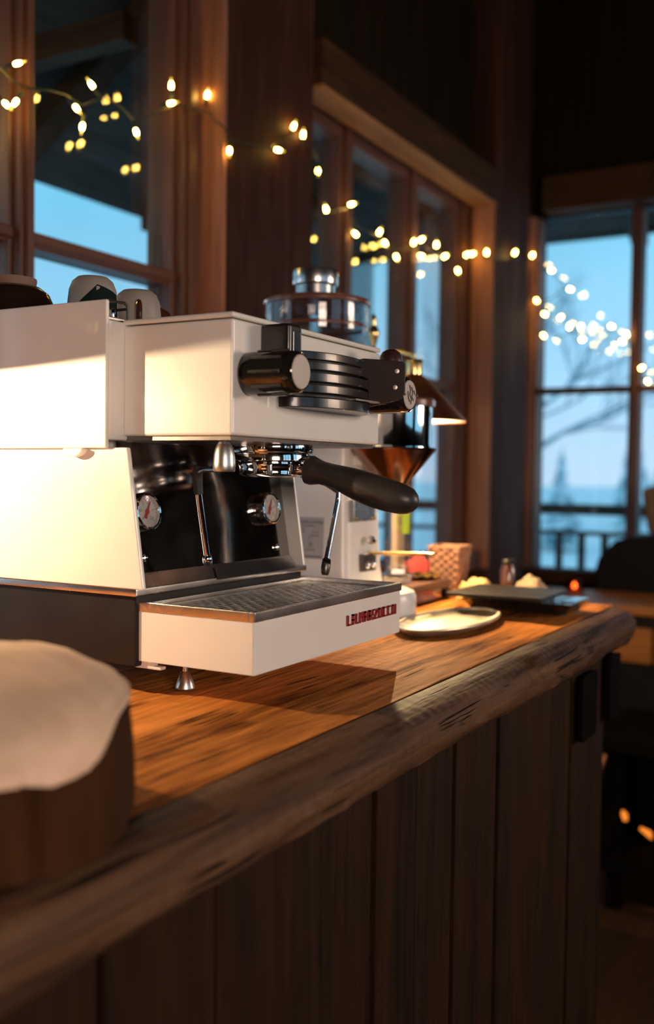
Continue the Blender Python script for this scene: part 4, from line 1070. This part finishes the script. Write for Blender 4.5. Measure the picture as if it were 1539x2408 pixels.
# scalloped tin under the press
sp_ = thing('scalloped_dish', 'small bright dish with a scalloped edge on the low stand', 'dish', (.9735, .256, -.047))
vs = []; nS = 48
for (q_, z_) in ((.006, -.0468), (.028, -.0468), (.042, -.0385), (.044, -.0385), (.044, -.0370), (.030, -.0450), (.006, -.0452)):
    for k in range(nS):
        a = 2 * math.pi * k / nS; w_ = 1 + (.035 * math.cos(12 * a) if q_ > .04 else 0)
        vs.append((.9735 + q_ * w_ * math.cos(a), .256 + q_ * w_ * math.sin(a), z_ + (.0022 * math.cos(12 * a) if q_ > .04 else 0)))
fs = [(i * nS + k, i * nS + (k + 1) % nS, (i + 1) * nS + (k + 1) % nS, (i + 1) * nS + k) for i in range(6) for k in range(nS)] + [tuple(range(nS - 1, -1, -1)), tuple(6 * nS + k for k in range(nS))]
single_dish = part('dish_body', MB().add(vs, fs), MT['brass'], sp_)

def cloth(x0, x1, y0, y1, z, h, seed):
    rs = random.Random(seed); n = 12; vs = []; fs = []
    for i in range(n + 1):
        for j in range(n + 1):
            u, v = i / n, j / n; e_ = min(u, 1 - u, v, 1 - v) * 5; e_ = min(1, e_)
            vs.append((x0 + (x1 - x0) * u, y0 + (y1 - y0) * v, z + h * e_ ** .4 * (.70 + .14 * math.sin(7 * u + seed) * math.cos(6 * v + seed) + .10 * rs.random())))
    for i in range(n):
        for j in range(n): fs.append((i * (n + 1) + j, (i + 1) * (n + 1) + j, (i + 1) * (n + 1) + j + 1, i * (n + 1) + j + 1))
    o_ = len(vs)
    rim = [(i, 0) for i in range(n)] + [(n, j) for j in range(n)] + [(i, n) for i in range(n, 0, -1)] + [(0, j) for j in range(n, 0, -1)]
    for (i, j) in rim: p = vs[i * (n + 1) + j]; vs.append((p[0], p[1], z - .0005))
    m_ = len(rim)
    for k in range(m_):
        a = rim[k][0] * (n + 1) + rim[k][1]; b_ = rim[(k + 1) % m_][0] * (n + 1) + rim[(k + 1) % m_][1]
        fs.append((a, b_, o_ + (k + 1) % m_, o_ + k))
    fs.append(tuple(o_ + k for k in range(m_ - 1, -1, -1)))
    return MB().add(vs, fs)
single('red_cloth', cloth(1.052, 1.106, .268, .345, -.0848, .085, 3), MT['redcloth'], 'crumpled red cloth behind the low stand', 'cloth', (1.06, .3, -.085))
single('folded_cloth', cloth(.862, .998, .2235, .286, -.0848, .0165, 5), MT['pinkcloth'], 'folded pinkish cloth lying under the low stand', 'cloth', (.93, .3, -.085))
single('yellow_sponge', cloth(1.004, 1.075, .126, .190, -.0848, .047, 8), MT['yellow'], 'pale yellow sponge lying behind the kitchen scale', 'sponge', (1.04, .16, -.085))
single('paper_bag', cloth(1.035, 1.095, .025, .085, -.0848, .056, 12), MT['kraft'], 'crumpled beige paper bag behind the kitchen scale', 'paper bag', (1.06, .06, -.085))
jr = thing('dark_jar', 'small dark lidded jar between the basket and the paper bag', 'jar', (1.092, .112, -.085))
part('jar_body', MB().lathe([(.012, -.0848), (.0148, -.083), (.0155, -.070), (.0155, -.030), (.0125, -.022), (.0115, -.018)], (1.092, .112, 0), seg=28), MT['cupb'], jr)
part('jar_lid', MB().lathe([(.0130, -.0182), (.0135, -.017), (.0135, -.010), (.012, -.008), (0, -.007)], (1.092, .112, 0), seg=28), MT['black'], jr)
# woven basket
bk = thing('woven_basket', 'small square brown woven basket at the far end of the counter', 'basket', (1.062, .228, -.085))
cx, cy = 1.062, .2275
bv = MB()
def bw(h): return .024 + .010 * h / .098
rowsb = 12
for r in range(rowsb):
    z_ = -.0845 + .0975 * r / rowsb; h_ = .098 * r / rowsb
    for s_ in range(4):
        for k in range(6):
            w_ = bw(h_); t0_ = -w_ + 2 * w_ * k / 6; t1_ = t0_ + 2 * w_ / 6
            off = .0014 if (k + r) % 2 else -.0004
            if s_ == 0: bv.box(cx + t0_, cx + t1_, cy - w_ - off, cy - w_ + .003, z_, z_ + .0078)
            if s_ == 1: bv.box(cx + t0_, cx + t1_, cy + w_ - .003, cy + w_ + off, z_, z_ + .0078)
            if s_ == 2: bv.box(cx - w_ - off, cx - w_ + .003, cy + t0_, cy + t1_, z_, z_ + .0078)
            if s_ == 3: bv.box(cx + w_ - .003, cx + w_ + off, cy + t0_, cy + t1_, z_, z_ + .0078)
wv = part('weave', bv, MT['wicker'], bk, smooth=False); wv['kind'] = 'stuff'
part('basket_rim', ring(cx - .0355, cx + .0355, cy - .0355, cy + .0355, .005, .0128, .0175), MT['wicker'], bk)
part('basket_floor', MB().box(cx - .024, cx + .024, cy - .024, cy + .024, -.0852, -.081), MT['wicker'], bk)

# =================================================================== FAR END OF THE ROOM
sbd = thing('sideboard', 'orange brown wooden sideboard standing before the far window', 'sideboard', (2.78, 0, ZF))
part('sideboard_top', MB().box(2.58, 3.0, -1.3, .62, -.305, -.275, .006), MT['side'], sbd)
part('sideboard_body', MB().box(2.62, 2.98, -1.28, .60, ZF + .06, -.305), MT['chassis'], sbd)
part('plinth', MB().box(2.66, 2.96, -1.24, .56, ZF + .001, ZF + .062), MT['chassis'], sbd)
for k in range(4):
    y0 = -1.26 + k * .465
    d_ = part('drawer', MB().box(2.604, 2.624, y0, y0 + .455, -.470, -.350, .004), MT['side'], sbd)
    part('drawer_knob', MB().lathe([(.006, 0), (.006, .010), (.013, .016), (.010, .024), (0, .026)], (2.604, y0 + .2275, -.41), (-1, 0, 0), 14), MT['iron'], d_)
# armchair behind the sideboard
ac = thing('high_back_chair', 'dark rounded high back chair beside the far window', 'chair', (3.18, -.1, ZF))
bp_ = []
for (y_, z_) in ((.44, -.5), (.455, -.33), (.452, -.20), (.44, -.155), (.405, -.115), (.375, -.085), (.33, -.07), (.2, -.062), (-.2, -.062), (-.33, -.07), (-.38, -.1), (-.4, -.2), (-.4, -.5)): bp_.append((y_, z_))
part('backrest', MB().prism(bp_, (3.06, 0, 0), (0, 1, 0), (0, 0, 1), (.10, 0, 0)), MT['leather'], ac, bev=.02, bseg=3)
part('seat', MB().box(3.10, 3.36, -.38, .42, -.66, -.50, .03, 3), MT['leather'], ac)
for x in (3.12, 3.34):
    for yy in (-.36, .40): part('leg', MB().box(x - .02, x + .02, yy - .02, yy + .02, ZF + .001, -.65), MT['iron'], ac)
single('brown_throw', MB().prism([(.285, .115), (.17, .150), (-.1, .155), (-.22, .10), (-.25, -.058), (.255, -.058)], (3.075, 0, 0), (0, 1, 0), (0, 0, 1), (.07, 0, 0)), MT['throw'], 'brown bundled throw piled on the dark high back chair', 'throw', (3.1, 0, -.06), bev=.02, bseg=3)
# tea light
tl = thing('tea_light', 'small glowing candle in a reddish glass on the sideboard', 'candle', (2.80, .455, -.275))
part('holder', MB().lathe([(.0, -.2748), (.030, -.2748), (.034, -.27), (.036, -.215), (.033, -.215), (.031, -.268), (0, -.269)], (2.80, .455, 0), seg=28), MT['votive'], tl, 'reddish glass holder')
part('wax', MB().lathe([(.0, -.2688), (.020, -.2688), (.020, -.250), (0, -.250)], (2.80, .455, 0), seg=20), MT['pale'], tl)
part('flame', MB().lathe([(.0, -.2505), (.006, -.247), (.0075, -.241), (.005, -.234), (0, -.228)], (2.80, .455, 0), seg=12), MT['flame'], tl, 'orange flame')
# iron stove with embers
sv_ = thing('iron_stove', 'black iron stove with embers glowing low behind the counter end', 'stove', (2.2, -.25, ZF))
part('stove_body', MB().box(2.0, 2.42, -.62, .16, ZF + .12, ZF + .16).box(2.0, 2.42, -.62, .16, ZF + .46, ZF + .50, .006).box(2.05, 2.42, -.62, -.58, ZF + .16, ZF + .46).box(2.05, 2.42, .12, .16, ZF + .16, ZF + .46).box(2.36, 2.42, -.58, .12, ZF + .16, ZF + .46), MT['iron'], sv_)
for x in (2.05, 2.37):
    for yy in (-.57, .11): part('leg', MB().box(x - .02, x + .02, yy - .02, yy + .02, ZF + .001, ZF + .122), MT['iron'], sv_)
for k in range(7): part('grate_bar', MB().box(2.02, 2.035, -.54 + k * .105, -.525 + k * .105, ZF + .16, ZF + .46), MT['iron'], sv_)
part('poker', MB().tube([(1.985, .128, ZF + .46), (1.975, .148, ZF + .40), (1.985, .17, ZF + .29)], [.008, .013, .013], 10), MT['copper'], sv_, 'poker handle with firelight put into its copper colour')  # copper tone stands in for the fire reflected on the handle
for (x, yy, z_, L2) in ((2.16, .040, .19, .045), (2.18, -.05, .20, .015), (2.15, .108, .235, .010), (2.2, -.25, .2, .04), (2.2, -.4, .2, .03)):
    part('ember', MB().tube([(x, yy - L2 * .5, ZF + z_ - .012), (x + .005, yy, ZF + z_ + .004), (x, yy + L2 * .5, ZF + z_ + .016)], [.006, .010, .005], 8), MT['ember'], sv_, 'glowing orange ember')

# =================================================================== STRING LIGHTS
CAM = Vector((-.8579, -.5729, .1629)); FPX = 2357.1
def px_ray(x, y): return f_ + R2 * ((x - 769.5) / FPX) - U2 * ((y - 1204) / FPX)
def on(x, y, ax, val):
    d = px_ray(x, y); t_ = (val - CAM[ax]) / d[ax]; return CAM + d * t_
bulb_me = mesh_of(MB().lathe([(.0022, .000), (.0040, .004), (.0045, .009), (.0036, .014), (.0022, .0175)], (0, 0, 0), seg=8), 'bulb', MT['bulb'])
tip_me = mesh_of(MB().lathe([(.0026, .0170), (.0020, .021), (.0010, .025), (0, .027)], (0, 0, 0), seg=8), 'bulb_tip', MT['tip'])
sock_me = mesh_of(MB().lathe([(.0022, -.018), (.0036, -.016), (.0040, -.002), (.0044, .001), (.0030, .002)], (0, 0, 0), seg=8), 'socket', MT['wire'])
def string(name, label, org, pts, wire_pts):
    t = thing(name, label, 'string lights', org)
    part('wire', MB().tube(wire_pts, .0020, 6), MT['wire'], t, 'dark green wire')
    first = None
    for (p, d) in pts:
        d = Vector(d).normalized(); rot = d.to_track_quat('Z', 'Y')
        if first is None:
            b = bpy.data.objects.new('bulb', bulb_me); b2 = bpy.data.objects.new('bulb_tip', tip_me); b3 = bpy.data.objects.new('socket', sock_me)
            COL.objects.link(b); COL.objects.link(b2); COL.objects.link(b3); b2.parent = b; b3.parent = b; first = (b, b2, b3)
        else:
            b = first[0].copy(); COL.objects.link(b)
            for q_ in first[1:]: c_ = q_.copy(); COL.objects.link(c_); c_.parent = b
        b.parent = t; b.rotation_mode = 'QUATERNION'; b.rotation_quaternion = rot
        b.location = Vector(p) - Vector(org) - d * .006
    return t
R_, U_ = R2, U2
def dr(ax_, ay_): return R_ * ax_ + U_ * ay_ - f_ * .15
lw_ = [(38, 150, 1, .2), (38, 238, -.6, -1), (12, 243, .8, -.8), (218, 203, -.7, 1), (178, 252, .8, -1), (194, 295, -.1, -1), (320, 308, .3, -1), (403, 205, 0, 1), (400, 243, 1, .1), (487, 227, .2, 1)]
po_ = [(540, 352, 0, -1), (652, 352, 1, -.3), (690, 300, .4, 1), (713, 320, .1, 1)]
rw_ = [(748, 400, 0, -1), (768, 495, -.2, .8), (825, 481, 1, .2), (838, 552, -.5, .5), (892, 548, .5, 1), (905, 570, .3, -.6), (932, 603, .4, -1), (973, 572, .2, .8), (990, 565, .8, .6), (1027, 578, 0, 1), (993, 602, -1, .2), (1045, 604, .5, .3), (1077, 635, .2, -1), (1097, 600, .6, .4), (1110, 598, .6, .3)]
cp_ = [(1145, 596, 0, 1), (1211, 596, .4, 1), (1252, 602, .5, 1)]
fw_ = [(1262, 706, .2, -.3), (1296, 636, 1, 0), (1340, 680, 1, -.2), (1280, 738, .6, -.4), (1318, 747, .3, .2), (1340, 770, 0, 1), (1366, 770, .3, .8), (1368, 799, 1, .2), (1437, 767, .6, -.2), (1475, 788, -.2, .5), (1462, 803, .7, -.3), (1278, 788, .4, -.5), (1508, 866, .5, .3), (1523, 896, .3, -.4), (1508, 866, .5, .3)]
pts1 = [(on(x, y, 1, .868), dr(a, b)) for x, y, a, b in lw_] + [(on(x, y, 1, .806), dr(a, b)) for x, y, a, b in po_]
wire1 = [on(-60, 120, 1, .87), on(-10, 150, 1, .87), on(30, 190, 1, .872), on(70, 208, 1, .872), on(120, 212, 1, .872), on(155, 222, 1, .872), on(195, 248, 1, .872), on(245, 230, 1, .872), on(285, 250, 1, .872), on(320, 290, 1, .872), on(370, 262, 1, .872), on(420, 246, 1, .872), on(462, 258, 1, .868), on(485, 262, 1, .84), on(528, 300, 1, .808), on(545, 332, 1, .808), on(590, 338, 1, .808), on(630, 350, 1, .808), on(670, 325, 1, .806), on(700, 325, 1, .806), on(735, 348, 1, .80)]
string('string_lights', 'string of small yellow fairy lights across the left back window and post', tuple(on(300, 260, 1, .87)), pts1, wire1)
pts2 = [(on(x, y, 1, .872), dr(a, b)) for x, y, a, b in rw_] + [(on(x, y, 1, .775), dr(a, b)) for x, y, a, b in cp_[:2]] + [(on(x, y, 0, 3.38), dr(a, b)) for x, y, a, b in cp_[2:]]
wire2 = [on(735, 348, 1, .80), on(748, 380, 1, .86), on(745, 455, 1, .876), on(775, 500, 1, .876), on(820, 490, 1, .876), on(842, 535, 1, .876), on(890, 555, 1, .876), on(930, 590, 1, .876), on(985, 578, 1, .876), on(1030, 595, 1, .876), on(1075, 615, 1, .87), on(1112, 605, 1, .84), on(1145, 606, 1, .785), on(1211, 606, 1, .785), on(1250, 614, 0, 3.37)]
pts3 = [(on(x, y, 0, 3.40), dr(a, b)) for x, y, a, b in fw_]
wire3 = [on(1250, 614, 0, 3.37), on(1285, 628, 0, 3.40), on(1320, 660, 0, 3.40), on(1330, 678, 0, 3.40), on(1300, 700, 0, 3.40), on(1272, 712, 0, 3.40), on(1292, 730, 0, 3.40), on(1295, 765, 0, 3.40), on(1305, 795, 0, 3.40), on(1345, 780, 0, 3.40), on(1390, 785, 0, 3.40), on(1440, 775, 0, 3.40), on(1475, 800, 0, 3.40), on(1500, 850, 0, 3.37), on(1540, 880, 0, 3.40), on(1600, 900, 0, 3.40)]
string('string_lights', 'fairy lights strung from the right back window over the corner post to the far window', tuple(on(1145, 600, 1, .785)), pts2 + pts3, wire2 + wire3[1:])
for o in COL.objects:
    if 'org' in o: del o['org']
